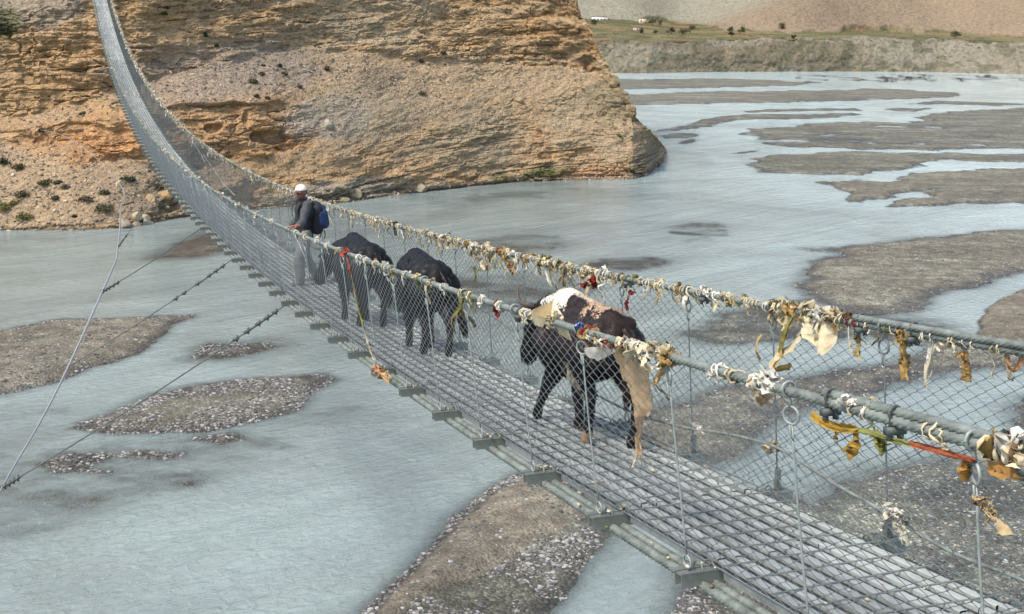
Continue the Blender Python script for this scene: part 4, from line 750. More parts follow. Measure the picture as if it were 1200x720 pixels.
def clump(side, y, size, cols, strips, seed, hang=.12, label='', group=None, lean=0, spread=1.0):
    """rag knotted round the handrail: wraps, bunched cloth and loose hanging ends"""
    rg = np.random.default_rng(seed); x, h = (-WL, HL) if side < 0 else (WR, HR); c0 = curve_pts(np.array([y]), x, h)[0]; T = np.array([0, 1, deck_slope(y)]); T /= np.linalg.norm(T); E = np.array([1.0, 0, 0]); U = np.cross(E, T)
    mb = MB(); pick = lambda: cols[int(rg.integers(0, len(cols)))]
    for q in range(3): wrap(mb, T * rg.uniform(-.05, .05) * spread, T, U, E, .025 + .008 * rg.random() * size, .005 + .006 * size * rg.random(), pick(), seed * 13 + q)
    for q in range(int(1 + 2 * rg.random() * size + .5)): blob_cloth(mb, T * rg.uniform(-.06, .06) * spread + E * rg.uniform(-.02, .02) + U * rg.uniform(-.03, .035), (.018 + .016 * rg.random()) * size, pick(), seed * 17 + q)
    for q in range(strips):
        a = rg.uniform(-.06, .06) * spread; L = hang * (.4 + 1.0 * rg.random()); st = T * a + E * rg.uniform(-.03, .03) + U * -.02; sd = T * math.cos(a * 20) + E * rg.normal(0, .5); sd /= np.linalg.norm(sd)
        ribbon(mb, hang_path(st, L, seed * 19 + q), (.012 + .022 * rg.random()) * size, sd, pick(), seed * 23 + q)
    o = mb.build('scarf', M_CLOTH); o.location = c0; tag(o, label, 'scarf', group); return o
G_R, G_L = 'scarf scraps along the right handrail', 'scarf scraps along the left handrail'
def stretch(px):
    return ('between near splice and large khata' if px > 985 else 'right of the hanging red strip' if px > 760 else 'behind the piebald yak' if px > 640 else 'between piebald and middle yak' if px > 540 else 'above the two black yaks' if px > 430 else 'just right of the person' if px > 385 else 'left of the person')
PAL = [('cream and white', [CREAM, CREAM, WHITE]), ('cream and ochre', [CREAM, OCHRE, CREAM]), ('brown and ochre', [BROWN, OCHRE, CREAM]), ('olive and cream', [OLIVE, CREAM, OLIVE]), ('red and cream', [RED, CREAM, BROWN]), ('white', [WHITE, WHITE, CREAM])]
rg_s = np.random.default_rng(2024); n_sc = 0
s0 = np.interp(rail_y(1, 1172), g_, S_ARC); s = s0
while n_sc < 190 and s < np.interp(40, g_, S_ARC):
    y = float(y_of(s)); px = float(project(curve_pts(np.array([y]), WR, HR))[0, 0])
    far = smooth(8, 22, y); wts = np.array([.43, .25, .10, .10, .012, .108]) * (1 - far) + np.array([.45, .18, .03, .06, .02, .26]) * far; q = int(rg_s.choice(6, p=wts / wts.sum()))
    dens = .5 + .5 * vnoise(np.array([s / .9]), np.array([3.1]), seed=12)[0]
    clump(1, y, (.50 + .58 * rg_s.random() ** 2) * (1 + .4 * dens), PAL[q][1], int(rg_s.integers(2, 5)), 1000 + n_sc, .05 + .13 * rg_s.random() ** 2 * (1 + dens), 'frayed %s scrap on the right handrail %s' % (PAL[q][0], stretch(px)), G_R, spread=1.0 + dens)
    n_sc += 1; s += (.062 + .10 * rg_s.random()) * (1.55 - .6 * dens) * (1 + 2.0 * far)
# the rest of the far right rail reads as one pale fringe
mb = MB(); k = 0
while s < np.interp(112, g_, S_ARC):
    y = float(y_of(s)); c = curve_pts(np.array([y]), WR, HR)[0]; r_ = .03 + .035 * rg_s.random() + .03 * smooth(30, 90, y); blob_cloth(mb, c + rg_s.normal(0, .015, 3), r_, (WHITE, CREAM, CREAM, (.50, .46, .36))[k % 4], 5000 + k)
    if k % 2: ribbon(mb, hang_path(c, .06 + .22 * rg_s.random() ** 2, 6000 + k, 6), .05, (0, 1, 0), (CREAM, WHITE)[k % 4 // 2], 6500 + k)
    s += .17 + .1 * rg_s.random(); k += 1
tag(mb.build('scarf_fringe', M_CLOTH), 'long pale fringe of tied scarves on the far right handrail', 'scarf', kind='stuff')
# left rail: far part with a thinner pale fringe, then single rags
mb = MB(); s = np.interp(15.5, g_, S_ARC); k = 0
while s < np.interp(95, g_, S_ARC):
    y = float(y_of(s)); c = curve_pts(np.array([y]), -WL, HL)[0]; blob_cloth(mb, c + rg_s.normal(0, .012, 3) + (0, 0, .01), .020 + .022 * rg_s.random() + .012 * smooth(30, 90, y), (WHITE, CREAM, (.55, .5, .38))[k % 3], 8000 + k)
    s += .22 + .35 * rg_s.random(); k += 1
tag(mb.build('scarf_fringe', M_CLOTH), 'thin broken line of pale rags on the far left handrail', 'scarf', kind='stuff')
LEFT = [(300,.8,5,1,'white scrap on the left handrail before the standing person',.06),(318,.9,0,1,'cream scrap on the left handrail just before the hand of the person',.05),(347,.9,0,1,'cream scrap on the left rail at the waist of the person',.05),(358,.9,1,1,'yellowish scrap on the left rail in front of the trousers',.05),(371,.8,0,1,'pale scrap on the left rail right of the trousers',.05),(384,.8,5,1,'white scrap on the left rail between the person and the black yak',.06),(396,.7,1,1,'small tan scrap on the left rail left of the red ribbon knot',.05),(420,.8,5,2,'white wisp on the left rail at the chest of the left black yak',.07),(430,.7,5,1,'white tuft on the left rail at the middle of the left black yak',.05),(440,.75,0,2,'cream tuft on the left rail below the back of the left black yak',.08),(452,.9,5,2,'spiky white scrap on the left rail under the rump of the left black yak',.10),(462,.9,3,2,'yellowish scrap on the left rail right of the left yak rump',.12),(476,.8,5,1,'white scrap on the left rail between the two black yaks',.05),(490,.8,3,1,'olive scrap on the left rail over the shoulder of the middle yak',.06),(505,1.0,3,3,'yellow green rag on the left rail across the middle black yak',.11),(519,.7,5,1,'little white scrap on the left rail over the middle yak rump',.05),(542,1.2,3,4,'yellow green rag bundle where the stay cable leaves the left rail',.22),(553,.8,3,2,'thin yellow strip on the left rail right of the green bundle',.14),(566,.8,5,1,'white knot on the left rail between green bundle and red rag',.04),(586,.7,5,1,'tiny white scrap on the left rail near the dark clamp',.05),(617,1.0,0,1,'cream wrap on the left rail beside the dark clamp',.06),(632,1.2,1,1,'cream and tan wrap on the left rail under the stiff paper cloth',.07),(646,1.1,0,1,'second cream wrap on the left rail under the stiff paper cloth',.06),(735,1.1,0,2,'cream wrap on the left rail over the long tan khata',.07),(747,1.1,5,1,'white wrap on the left rail over the long tan khata',.05),(842,.9,5,1,'flat white scrap lying on top of the thick left cable',.03),(857,.7,4,1,'small reddish scrap on top of the thick left cable',.03),(1010,.8,0,1,'thin pale thread tied round the near left cable',.04),(1100,.8,1,1,'tan scrap on top of the near left cable by the right edge',.03)]
for i, (px, sz, q, st, lab, hg) in enumerate(LEFT): clump(-1, rail_y(-1, px), sz, PAL[q][1], st, 3000 + i, hg, lab, G_L)
def on_rail(side, px): y = rail_y(side, px); return curve_pts(np.array([y]), -WL if side < 0 else WR, HL if side < 0 else HR)[0], y
def depth_plane(px, py, ref):           # the point under a pixel that lies as far along the bridge as ref
    return on_y(px, py, ref[1])
def cloth_obj(mb, c, label, cat='scarf', name='scarf'):
    V = np.concatenate(mb.V) ; mb.V = [V - c]; o = mb.build(name, M_CLOTH); o.location = c; tag(o, label, cat); return o
def drape(mb, A, B, L, col, seed, nu=16, nv=14, folds=3.5, amp=.03, out=(0, -.3, 0), profile=None):
    """a sheet hung between A and B, falling L with soft folds"""
    rg = np.random.default_rng(seed); u = np.linspace(0, 1, nu); v = np.linspace(0, 1, nv); A, B = np.asarray(A, float), np.asarray(B, float); top = A[None] + (B - A)[None] * u[:, None]; d_ = np.cross(B - A, GRAV); d_ /= np.linalg.norm(d_)
    Lu = L * (np.interp(u, *profile) if profile else np.ones(nu)); off = amp * np.sin(u * folds * 6.28 + seed)[:, None] * v[None, :] ** .8 + .5 * amp * fbm(u[:, None] * 4 + 0 * v[None], v[None, :] * 3 + 0 * u[:, None], oct=3, seed=seed)
    V = top[:, None, :] + (Lu[:, None] * v[None, :])[..., None] * (GRAV + np.asarray(out)) + off[..., None] * d_ + .004 * rg.normal(size=(nu, nv, 3)); mb.add(V.reshape(-1, 3), grid_faces(nu, nv), col)
# the big cream khata on the right rail
c, y = on_rail(1, 945); mb = MB(); a, _ = on_rail(1, 982); b, _ = on_rail(1, 938)
drape(mb, a + (0, 0, .03), b + (0, 0, .035), .24, CREAM, 3, 20, 18, 2.2, .035, (-.12, -.2, 0), ([0, .25, .5, .8, 1], [.45, 1.0, 1.05, .7, .35])); drape(mb, a + (.03, 0, .045), b + (.03, 0, .06), .10, (.68, .60, .43), 5, 16, 8, 1.5, .02, (.1, -.2, 0))
d1, _ = on_rail(1, 936); drape(mb, d1 + (0, 0, .02), on_rail(1, 916)[0] + (0, 0, .02), .16, (.56, .46, .28), 8, 12, 10, 2, .02, (-.1, .1, 0), ([0, .5, 1], [.5, 1.0, .6]))
for q, (pts_, w_r, cl) in enumerate([([(924,378),(920,395),(915,408),(912,420),(905,431),(925,430)], .05, OCHRE), ([(945,380),(936,395),(925,408),(912,418),(905,428)], .05, CREAM), ([(893,392),(888,400),(886,412),(890,420)], .02, OCHRE), ([(930,370),(922,385),(917,398),(914,412)], .04, OLIVE)]):
    P = np.array([depth_plane(px_, py_, d1) for px_, py_ in pts_]); ribbon(mb, smooth_path(P, 16), w_r, (.25, .95, 0), cl, 40 + q)
for q in range(5): blob_cloth(mb, on_rail(1, 915 + q * 15)[0] + (0, 0, .01), .05, (CREAM, OCHRE, CREAM, WHITE, CREAM)[q], 60 + q)
cloth_obj(mb, c, 'large cream khata draped over the right handrail with loose ends hanging down')
# stiff cream cloth standing on the left rail in front of the piebald yak's head
c, y = on_rail(-1, 648); mb = MB(); ref = c
def poly_sheet(mb, pts_, ref, col, seed, bulge=.03):
    P = np.array([depth_plane(px_, py_, ref + np.array([0, dy, 0])) for px_, py_, dy in pts_]); n = 10; u = np.linspace(0, 1, n)
    G = (1-u)[:, None, None] * ((1-u)[None, :, None] * P[0] + u[None, :, None] * P[1]) + u[:, None, None] * ((1-u)[None, :, None] * P[3] + u[None, :, None] * P[2])
    G[..., 0] += -bulge * np.sin(u * 3.14)[:, None] * np.sin(u * 3.14)[None, :] ; G += .006 * fbm(G[..., 0] * 20, G[..., 1] * 20, G[..., 2] * 20, oct=2, seed=seed)[..., None]; mb.add(G.reshape(-1, 3), grid_faces(n, n), col)
poly_sheet(mb, [(622,364,0), (648,353,.05), (652,374,.0), (632,372,0)], ref, (.60, .43, .22), 1); poly_sheet(mb, [(648,352,.05), (661,372,-.05), (656,377,-.03), (645,375,0)], ref, (.72, .62, .45), 2); poly_sheet(mb, [(646,372,0), (660,373,-.03), (671,400,-.04), (655,391,0)], ref, (.62, .50, .30), 3); poly_sheet(mb, [(622,366,0), (640,374,0), (636,384,0), (626,380,0)], ref, (.62, .52, .34), 4)
cloth_obj(mb, c, 'stiff folded cream cloth sticking up over the left rail before the piebald yak head')
c, y = on_rail(-1, 702); mb = MB(); poly_sheet(mb, [(684,408,0), (716,404,-.02), (722,412,-.02), (700,424,0)], c, WHITE, 6, .05); poly_sheet(mb, [(684,410,0), (704,410,0), (700,422,0), (690,419,0)], c, (.70, .68, .62), 7, .03)
for q in range(4): blob_cloth(mb, on_rail(-1, 694 + q * 7)[0] + (0, 0, -.02), .035, (WHITE, CREAM, WHITE, PINK)[q], 80 + q)
cloth_obj(mb, c, 'bright white cloth sagging below the left rail against the piebald yak')
c, y = on_rail(-1, 690); mb = MB(); poly_sheet(mb, [(685,391,0), (700,394,0), (701,404,0), (688,404,0)], c, RED, 9, .02); blob_cloth(mb, c + (0, 0, .0), .04, OCHRE, 91); blob_cloth(mb, c + (0, .03, -.02), .035, PINK, 92); wrap(mb, c, np.array([0, 1, 0.]), np.array([0, 0, 1.]), np.array([1., 0, 0]), .036, .012, RED, 93); cloth_obj(mb, c, 'dark red rag tied on the left rail over the flank of the piebald yak')
c, y = on_rail(-1, 681); mb = MB(); blob_cloth(mb, c + (0, 0, .02), .028, BLUE, 94); wrap(mb, c, np.array([0, 1, 0.]), np.array([0, 0, 1.]), np.array([1., 0, 0]), .032, .009, BLUE, 95); cloth_obj(mb, c, 'small blue rag knotted on the left rail beside the dark red one')
c, y = on_rail(-1, 583); mb = MB(); blob_cloth(mb, c + (0, 0, -.03), .032, RED, 96); wrap(mb, c, np.array([0, 1, 0.]), np.array([0, 0, 1.]), np.array([1., 0, 0]), .030, .007, RED, 97); ribbon(mb, hang_path(c - (0, 0, .03), .05, 98), .035, (0, 1, 0), RED, 98); cloth_obj(mb, c, 'single dark red rag on the left rail left of the stiff cream cloth')
# knot bundle with trailing yellow strands
c, y = on_rail(-1, 769); mb = MB()
for q in range(7): blob_cloth(mb, on_rail(-1, 757 + q * 5)[0] + (0, 0, -.012 + .02 * (q % 3)), .038, (CREAM, WHITE, CREAM, WHITE, (.55, .47, .3), CREAM, OCHRE)[q], 110 + q)
for q, (pts_, w_r, cl) in enumerate([([(772,418),(776,428),(772,440),(768,450)], .035, OCHRE), ([(778,418),(782,428),(779,437),(770,446)], .03, CREAM), ([(768,450),(774,458),(780,462),(784,468)], .02, OLIVE), ([(757,420),(752,426),(757,433),(764,432)], .04, CREAM)]): ribbon(mb, smooth_path(np.array([depth_plane(a_, b_, c) for a_, b_ in pts_]), 14), w_r, (.2, .9, .2), cl, 130 + q)
cloth_obj(mb, c, 'cream knot bundle with trailing yellow strands on the left rail beside the tan khata')
# long tan khata hanging inside the mesh beside the hindquarters of the piebald yak
TAN = (.52, .36, .21); L_ = [(727,404),(719,420),(725,438),(732,455),(737,470),(741,484),(744,498),(746,512),(746,524),(745,533)]; R_k = [(762,408),(758,424),(761,442),(765,460),(767,474),(765,485),(754,490),(752,506),(752,520),(754,533)]
X_ = [-WL + .03, -WL + .07, -WL + .09, -WL + .10, -WL + .11, -WL + .11, -WL + .11, -WL + .12, -WL + .12, -WL + .12]; rows = []
for q in range(10):
    a_, b_ = on_x(*L_[q], X_[q]), on_x(*R_k[q], X_[q] + .01); rows.append([a_ + (b_ - a_) * t_ + np.array([1., .2, 0]) * (.024 * math.sin(t_ * 9 + q * .35) * (1 if q < 6 else .5)) for t_ in np.linspace(0, 1, 11)])
G_ = np.array([smooth_path(np.array([rows[q][k_] for q in range(10)]), 40) for k_ in range(11)]).transpose(1, 0, 2); G_ += .004 * RNG.normal(size=G_.shape)
cg = np.array(TAN)[None, None, :] * (.82 + .36 * (.5 + .5 * fbm(np.arange(40)[:, None] / 9. + np.arange(11)[None] * 0, np.arange(11)[None] / 2. + 0 * np.arange(40)[:, None], oct=3, seed=5)))[..., None]; mb = MB(); mb.add(G_.reshape(-1, 3), grid_faces(40, 11), cg.reshape(-1, 3))
for q in range(9): p0_ = G_[-1, 1 + q]; ribbon(mb, np.array([p0_, p0_ + (.004 * (q - 4), 0, -.03), p0_ + (.008 * (q - 4), .01 * (q % 3 - 1), -.065)]), .007, (.2, .9, .1), (.58, .50, .36), 400 + q)
c = on_rail(-1, 745)[0]; blob_cloth(mb, c + (0, 0, -.01), .05, CREAM, 410); blob_cloth(mb, on_rail(-1, 734)[0] + (0, 0, -.01), .045, TAN, 411); cloth_obj(mb, c.copy(), 'long tan khata with fringed end hanging inside the left mesh by the piebald yak')
c, y = on_rail(-1, 889); mb = MB(); E_ = np.array([1., 0, 0])
for q in range(4): wrap(mb, on_rail(-1, 882 + 4 * q)[0], np.array([0, 1, 0.]), np.array([0, 0, 1.]), E_, .034, .012, (CREAM, WHITE, CREAM, WHITE)[q], 140 + q)
blob_cloth(mb, c + (0, -.05, .03), .035, WHITE, 145); blob_cloth(mb, on_rail(-1, 904)[0] + (0, 0, .02), .04, WHITE, 146); ribbon(mb, smooth_path(np.array([depth_plane(a_, b_, c) for a_, b_ in [(884,456),(888,464),(894,468),(900,470)]]), 12), .06, (.2, .9, .3), (.58, .42, .24), 147); cloth_obj(mb, c, 'cream and white rag tied round the thick left cable, alone between two clamps')
# long twisted strip under the near cable
c, y = on_rail(-1, 1010); mb = MB(); segs = [([(950,486),(965,495),(985,502),(1002,503)], .035, (.48, .30, .06)), ([(1002,503),(1022,508),(1044,515),(1066,521)], .022, (.24, .25, .08)), ([(1066,519),(1090,526),(1115,533),(1140,540)], .024, (.30, .09, .045)), ([(1000,503),(1004,512),(1001,522),(997,530)], .05, (.48, .30, .07)), ([(1024,508),(1030,518),(1036,528),(1034,520)], .06, (.27, .27, .08)), ([(1128,536),(1132,544),(1130,552)], .04, (.50, .27, .07)), ([(985,500),(981,507),(978,512)], .03, (.46, .3, .08))]
for q, (pts_, w_r, cl) in enumerate(segs):
    P = np.array([on_x(a_, b_, -WL - .02 + .004 * q) for a_, b_ in pts_]); ribbon(mb, smooth_path(P, 22), w_r, (.3, .3, .9), cl, 150 + q, .5, .2)
cloth_obj(mb, c, 'long twisted yellow, green and rust strip hanging under the near left cable')
c, y = on_rail(-1, 1178); mb = MB()
for q in range(7): wrap(mb, on_rail(-1, 1163 + 6 * q)[0], np.array([0, 1, 0.]), np.array([0, 0, 1.]), E_, .042, .014, (CREAM, OCHRE, WHITE, CREAM, WHITE, CREAM, BROWN)[q], 170 + q)
blob_cloth(mb, on_rail(-1, 1188)[0] + (0, 0, .03), .05, WHITE, 181); blob_cloth(mb, on_rail(-1, 1174)[0] + (0, 0, .0), .045, OCHRE, 183); blob_cloth(mb, on_rail(-1, 1200)[0] + (0, 0, .0), .05, CREAM, 184); ribbon(mb, smooth_path(np.array([on_x(a_, b_, -WL - .03) for a_, b_ in [(1158,544),(1175,549),(1192,553),(1210,560)]]), 14), .06, (.2, .3, .9), (.33, .18, .06), 182); cloth_obj(mb, c, 'thick cream and brown wrap on the left cable at the right edge of the picture')
# rags on the mesh and stay
def mesh_rag(pts_, x, w_r, col, label, seed, bunch=0.02):
    P = np.array([on_x(a_, b_, x) for a_, b_ in pts_]); mb = MB(); ribbon(mb, smooth_path(P, 16), w_r, (.1, .95, .2), col, seed); 
    if bunch: blob_cloth(mb, P[0], bunch, col, seed + 1); blob_cloth(mb, P[len(P) // 2] + (.01, .02, 0), bunch * .8, np.asarray(col) * .9, seed + 2)
    cloth_obj(mb, P[0].copy(), label)
mesh_rag([(1046,604),(1053,609),(1060,618),(1058,630)], WDR + .06, .07, (.66, .62, .50), 'white bow of cloth tied to the low stay cable on the right', 200, .045); mesh_rag([(1049,600),(1056,606),(1068,614)], WDR + .05, .05, WHITE, 'pale upper bow strip on the low stay cable beside the white bow', 205, .03); mesh_rag([(1150,588),(1156,596),(1162,604),(1174,619)], -WL - .03, .04, (.55, .42, .24), 'tan rag caught on the nearest left hanger rod', 210, .022); mesh_rag([(902,524),(907,521),(913,527)], WDR + .08, .05, (.58, .48, .30), 'small tan scrap on the low stay cable near its middle', 215, .03); mesh_rag([(817,502),(821,505),(824,509)], WDR + .06, .04, WHITE, 'white scrap on the stay cable above the right beam end', 220, .025)
mesh_rag([(1128,417),(1132,425),(1134,436),(1132,446)], WR + .01, .055, (.42, .26, .09), 'feather-like ochre rag hanging from the right mesh near the splice', 225, .02); mesh_rag([(1180,412),(1180,424),(1187,434),(1194,430),(1198,420)], WR + .01, .035, (.42, .24, .12), 'looped ochre strip hanging from the right cable at the picture edge', 230, .0); mesh_rag([(1060,395),(1058,410),(1061,425),(1062,440)], WR, .06, (.45, .30, .11), 'long ochre tassel hanging from the right handrail', 235, .04); mesh_rag([(1005,395),(1007,405),(1004,415),(1006,420)], WR, .03, (.50, .38, .18), 'thin tan strip hanging from the right handrail', 240, .02)
mesh_rag([(740,343),(736,349),(734,356),(735,362)], WR, .03, RED, 'small red strip hanging on the right mesh behind the piebald yak', 245, .018); mesh_rag([(558,296),(562,304),(568,314)], WR, .08, (.52, .45, .30), 'cream net-like rag hanging from the right rail between the yaks', 250, .03); mesh_rag([(556,314),(557,321),(557,329)], WR, .035, (.12, .17, .05), 'green strip hanging on the right mesh between the yaks', 255, .015); mesh_rag([(588,295),(594,305),(600,312),(602,318)], WR, .08, (.33, .20, .09), 'thick brown tassel on the right rail between the yaks', 260, .05); mesh_rag([(463,262),(462,268),(464,275)], WR, .05, (.05, .06, .05), 'dark green rag hanging from the right rail above the black yaks', 265, .03); mesh_rag([(697,328),(690,334),(684,336)], WR, .05, RED, 'dark red bunch on the right rail above the piebald hump', 270, .05); mesh_rag([(225,158),(226,166),(225,172)], WR, .09, WHITE, 'white rag hanging on the far right mesh', 275, .03)
# long red and yellow ribbon down the left mesh to the beams
P = np.array([on_x(405, 297, -WL - .02), on_x(411, 320, -WL + .0), on_x(417, 348, -WL + .04), on_x(424, 378, -WL + .1), on_x(431, 402, -WL + .16), on_x(438, 422, -WDL - .12)]); mb = MB()
for i, cl in enumerate([(.50, .12, .07), (.52, .38, .22), (.55, .45, .08), (.55, .50, .40), (.50, .40, .25)]): ribbon(mb, smooth_path(P[i:i + 2], 8), .035, (.1, .95, .2), cl, 280 + i, .3, .1)
blob_cloth(mb, P[0] + (0, 0, .02), .04, (.5, .13, .08), 290); cloth_obj(mb, P[0].copy(), 'long red and yellow ribbon hanging from the left rail down to the beam ends')
c = np.array([-WB + .1, float(y_of(5.7 * S)), float(deck_z(y_of(5.7 * S)))]); mb = MB()
for q in range(5): ribbon(mb, smooth_path(np.array([on_deck(437 + q * 2, 428 + q * 2), on_deck(446 + q, 437 + q), on_deck(455, 440 + q * 2)]), 10), .06, (.6, .6, .2), ((.50, .28, .17), (.45, .24, .12), CREAM, (.4, .2, .1), OCHRE)[q], 300 + q)
for q in range(3): blob_cloth(mb, on_deck(442 + 6 * q, 433 + 4 * q), .04, ((.5, .28, .17), (.42, .22, .11), CREAM)[q], 310 + q)
cloth_obj(mb, c, 'crumpled orange cloth lying on the left deck edge below the black yaks')
# ================================================================== ANIMALS AND THE PERSON
def cap(p0, r0, p1, r1, n=14, m=5):
    p0, p1 = np.asarray(p0, float), np.asarray(p1, float); d_ = p1 - p0; L = np.linalg.norm(d_) + 1e-9; d_ /= L
    a = np.linspace(-math.pi / 2, 0, m); b = np.linspace(0, math.pi / 2, m)
    ax = np.concatenate([r0 * np.sin(a), L + r1 * np.sin(b)]); rr = np.concatenate([r0 * np.cos(a), r1 * np.cos(b)]); rr = np.maximum(rr, 1e-4)
    ref = np.array([0, 0, 1.]) if abs(d_[2]) < .9 else np.array([1., 0, 0]); u = np.cross(d_, ref); u /= np.linalg.norm(u); v = np.cross(d_, u); t = np.arange(n) / n * 6.28319
    V = p0 + ax[:, None, None] * d_ + rr[:, None, None] * (np.cos(t)[None, :, None] * u + np.sin(t)[None, :, None] * v); k = len(ax)
    return V.reshape(-1, 3), [grid_faces(k, n, True)[:, ::-1], np.arange(n)[None, :], (np.arange(n) + (k - 1) * n)[None, ::-1]]
def ell(c, r, rot=(0, 0, 0)):
    V, F_ = ICO2; R = np.array(Euler(rot).to_matrix()); return (V * np.asarray(r)) @ R.T + np.asarray(c), F_
def fuse(prims, voxel, smooth_it, name):
    """one continuous surface grown through overlapping volumes"""
    mb = MB()
    for V, F_ in prims: mb.add(V, F_)
    me = mb.mesh(name + '_base', None); o = bpy.data.objects.new(name + '_base', me); COL.objects.link(o)
    r = o.modifiers.new('r', 'REMESH'); r.mode = 'VOXEL'; r.voxel_size = voxel; r.use_smooth_shade = True
    if smooth_it: q = o.modifiers.new('s', 'SMOOTH'); q.factor = .5; q.iterations = smooth_it
    dg = bpy.context.evaluated_depsgraph_get(); e = o.evaluated_get(dg); m2 = bpy.data.meshes.new_from_object(e)
    n = len(m2.vertices); V = np.zeros(n * 3); m2.vertices.foreach_get('co', V); V = V.reshape(-1, 3); Nn = np.zeros(n * 3); m2.vertices.foreach_get('normal', Nn); Nn = Nn.reshape(-1, 3)
    qs = [list(p.vertices) for p in m2.polygons]; F4 = np.array([q for q in qs if len(q) == 4]); F3 = [q for q in qs if len(q) == 3]
    bpy.data.objects.remove(o); bpy.data.meshes.remove(m2); bpy.data.meshes.remove(me)
    return V, [F4] + ([np.array(F3)] if F3 else []), Nn
def fur(V, Fq, Nn, n, length, width, droop, colf, seed, mask=None, back=0.5):
    rg = np.random.default_rng(seed); Fq = Fq[0]; A, B, C_ = V[Fq[:, 0]], V[Fq[:, 1]], V[Fq[:, 2]]; ar = np.linalg.norm(np.cross(B - A, C_ - A), axis=1); 
    if mask is not None: ar = ar * mask(V[Fq].mean(1))
    f = rg.choice(len(Fq), n, p=ar / ar.sum()); w = rg.random((n, 2)); P = A[f] + w[:, :1] * (B[f] - A[f]) + w[:, 1:] * (V[Fq[f, 3]] - A[f]); Np = Nn[Fq[f, 0]]; L = length(P) * (.6 + .7 * rg.random(n))
    d_ = Np * .45 + np.array([0, -back, 0]) + rg.normal(0, .22, (n, 3)); d_[:, 2] -= droop; d_ -= Np * np.minimum((d_ * Np).sum(1) - .12, 0)[:, None]; d_ /= np.linalg.norm(d_, axis=1)[:, None]
    s = np.cross(d_, Np); s /= np.linalg.norm(s, axis=1)[:, None] + 1e-9; s = s * (width * (.6 + .8 * rg.random(n)))[:, None]; m_ = P + d_ * (L * .55)[:, None]; e = P + d_ * L[:, None] + np.array([0, 0, -1]) * (L * .25 * droop)[:, None]
    P0 = P - Np * .004; Vv = np.stack([P0 - s, P0 + s, m_ + s * .7, m_ - s * .7, e], 1).reshape(-1, 3); i = np.arange(n)[:, None] * 5
    return Vv, [np.concatenate([i, i + 1, i + 2, i + 3], 1), np.concatenate([i + 3, i + 2, i + 4], 1)], np.repeat(colf(P, rg), 5, axis=0)
kfu = NT('animal_coat'); ff = kfu.noise(kfu.ocoord(), 40., 4, .6); kfu.set(Base_Color=kfu.mix(1.0, kfu.attr('Col', 'Color'), kfu.ramp(ff, [(.3, .8), (.7, 1.08)]), 'MULTIPLY'), Roughness=.48); kfu.b.inputs['Specular IOR Level'].default_value = .28; kfu.bump(ff, .3, .01); M_COAT = kfu.m
M_HORN = mat_plain('horn', (.075, .06, .05), .45, 0, .3, 30.); M_HOOF = mat_plain('hoof', (.06, .05, .04), .6)
def leg_hind(x, hy, hz=0.0, hip=(.13, .06, .74), bk=.07):
    s_ = math.copysign(1, x); hp = np.array([s_ * hip[0], hip[1], hip[2]]); hock = np.array([x, hy - bk, .385 + hz]); knee = (hp + hock) / 2 + np.array([s_ * .03, .17, -.02]); fet = np.array([x, hy - .015, .115 + hz]); hf = np.array([x, hy + .03, .035 + hz])
    return [cap(hp, .17, knee, .112), cap(knee, .11, hock, .05), cap(hock + (0, -.02, .015), .046, fet, .034), cap(fet, .045, hf, .05), cap(hf, .048, hf + (0, .03, -.008), .034)], hf
def leg_front(x, hy, hz=0.0, sh=(.15, .98, .72)):
    s_ = math.copysign(1, x); sp = np.array([s_ * sh[0], sh[1], sh[2]]); el_ = np.array([x * 1.1, sh[1] - .05 + (hy - sh[1]) * .25, .50]); kn = np.array([x, (el_[1] + hy) / 2 + .03, .29 + hz]); fet = np.array([x, hy - .01, .105 + hz]); hf = np.array([x, hy + .03, .035 + hz])
    return [cap(sp, .155, el_, .085), cap(el_, .085, kn, .050), cap(kn, .050, fet, .035), cap(fet, .044, hf, .048), cap(hf, .046, hf + (0, .03, -.008), .034)], hf
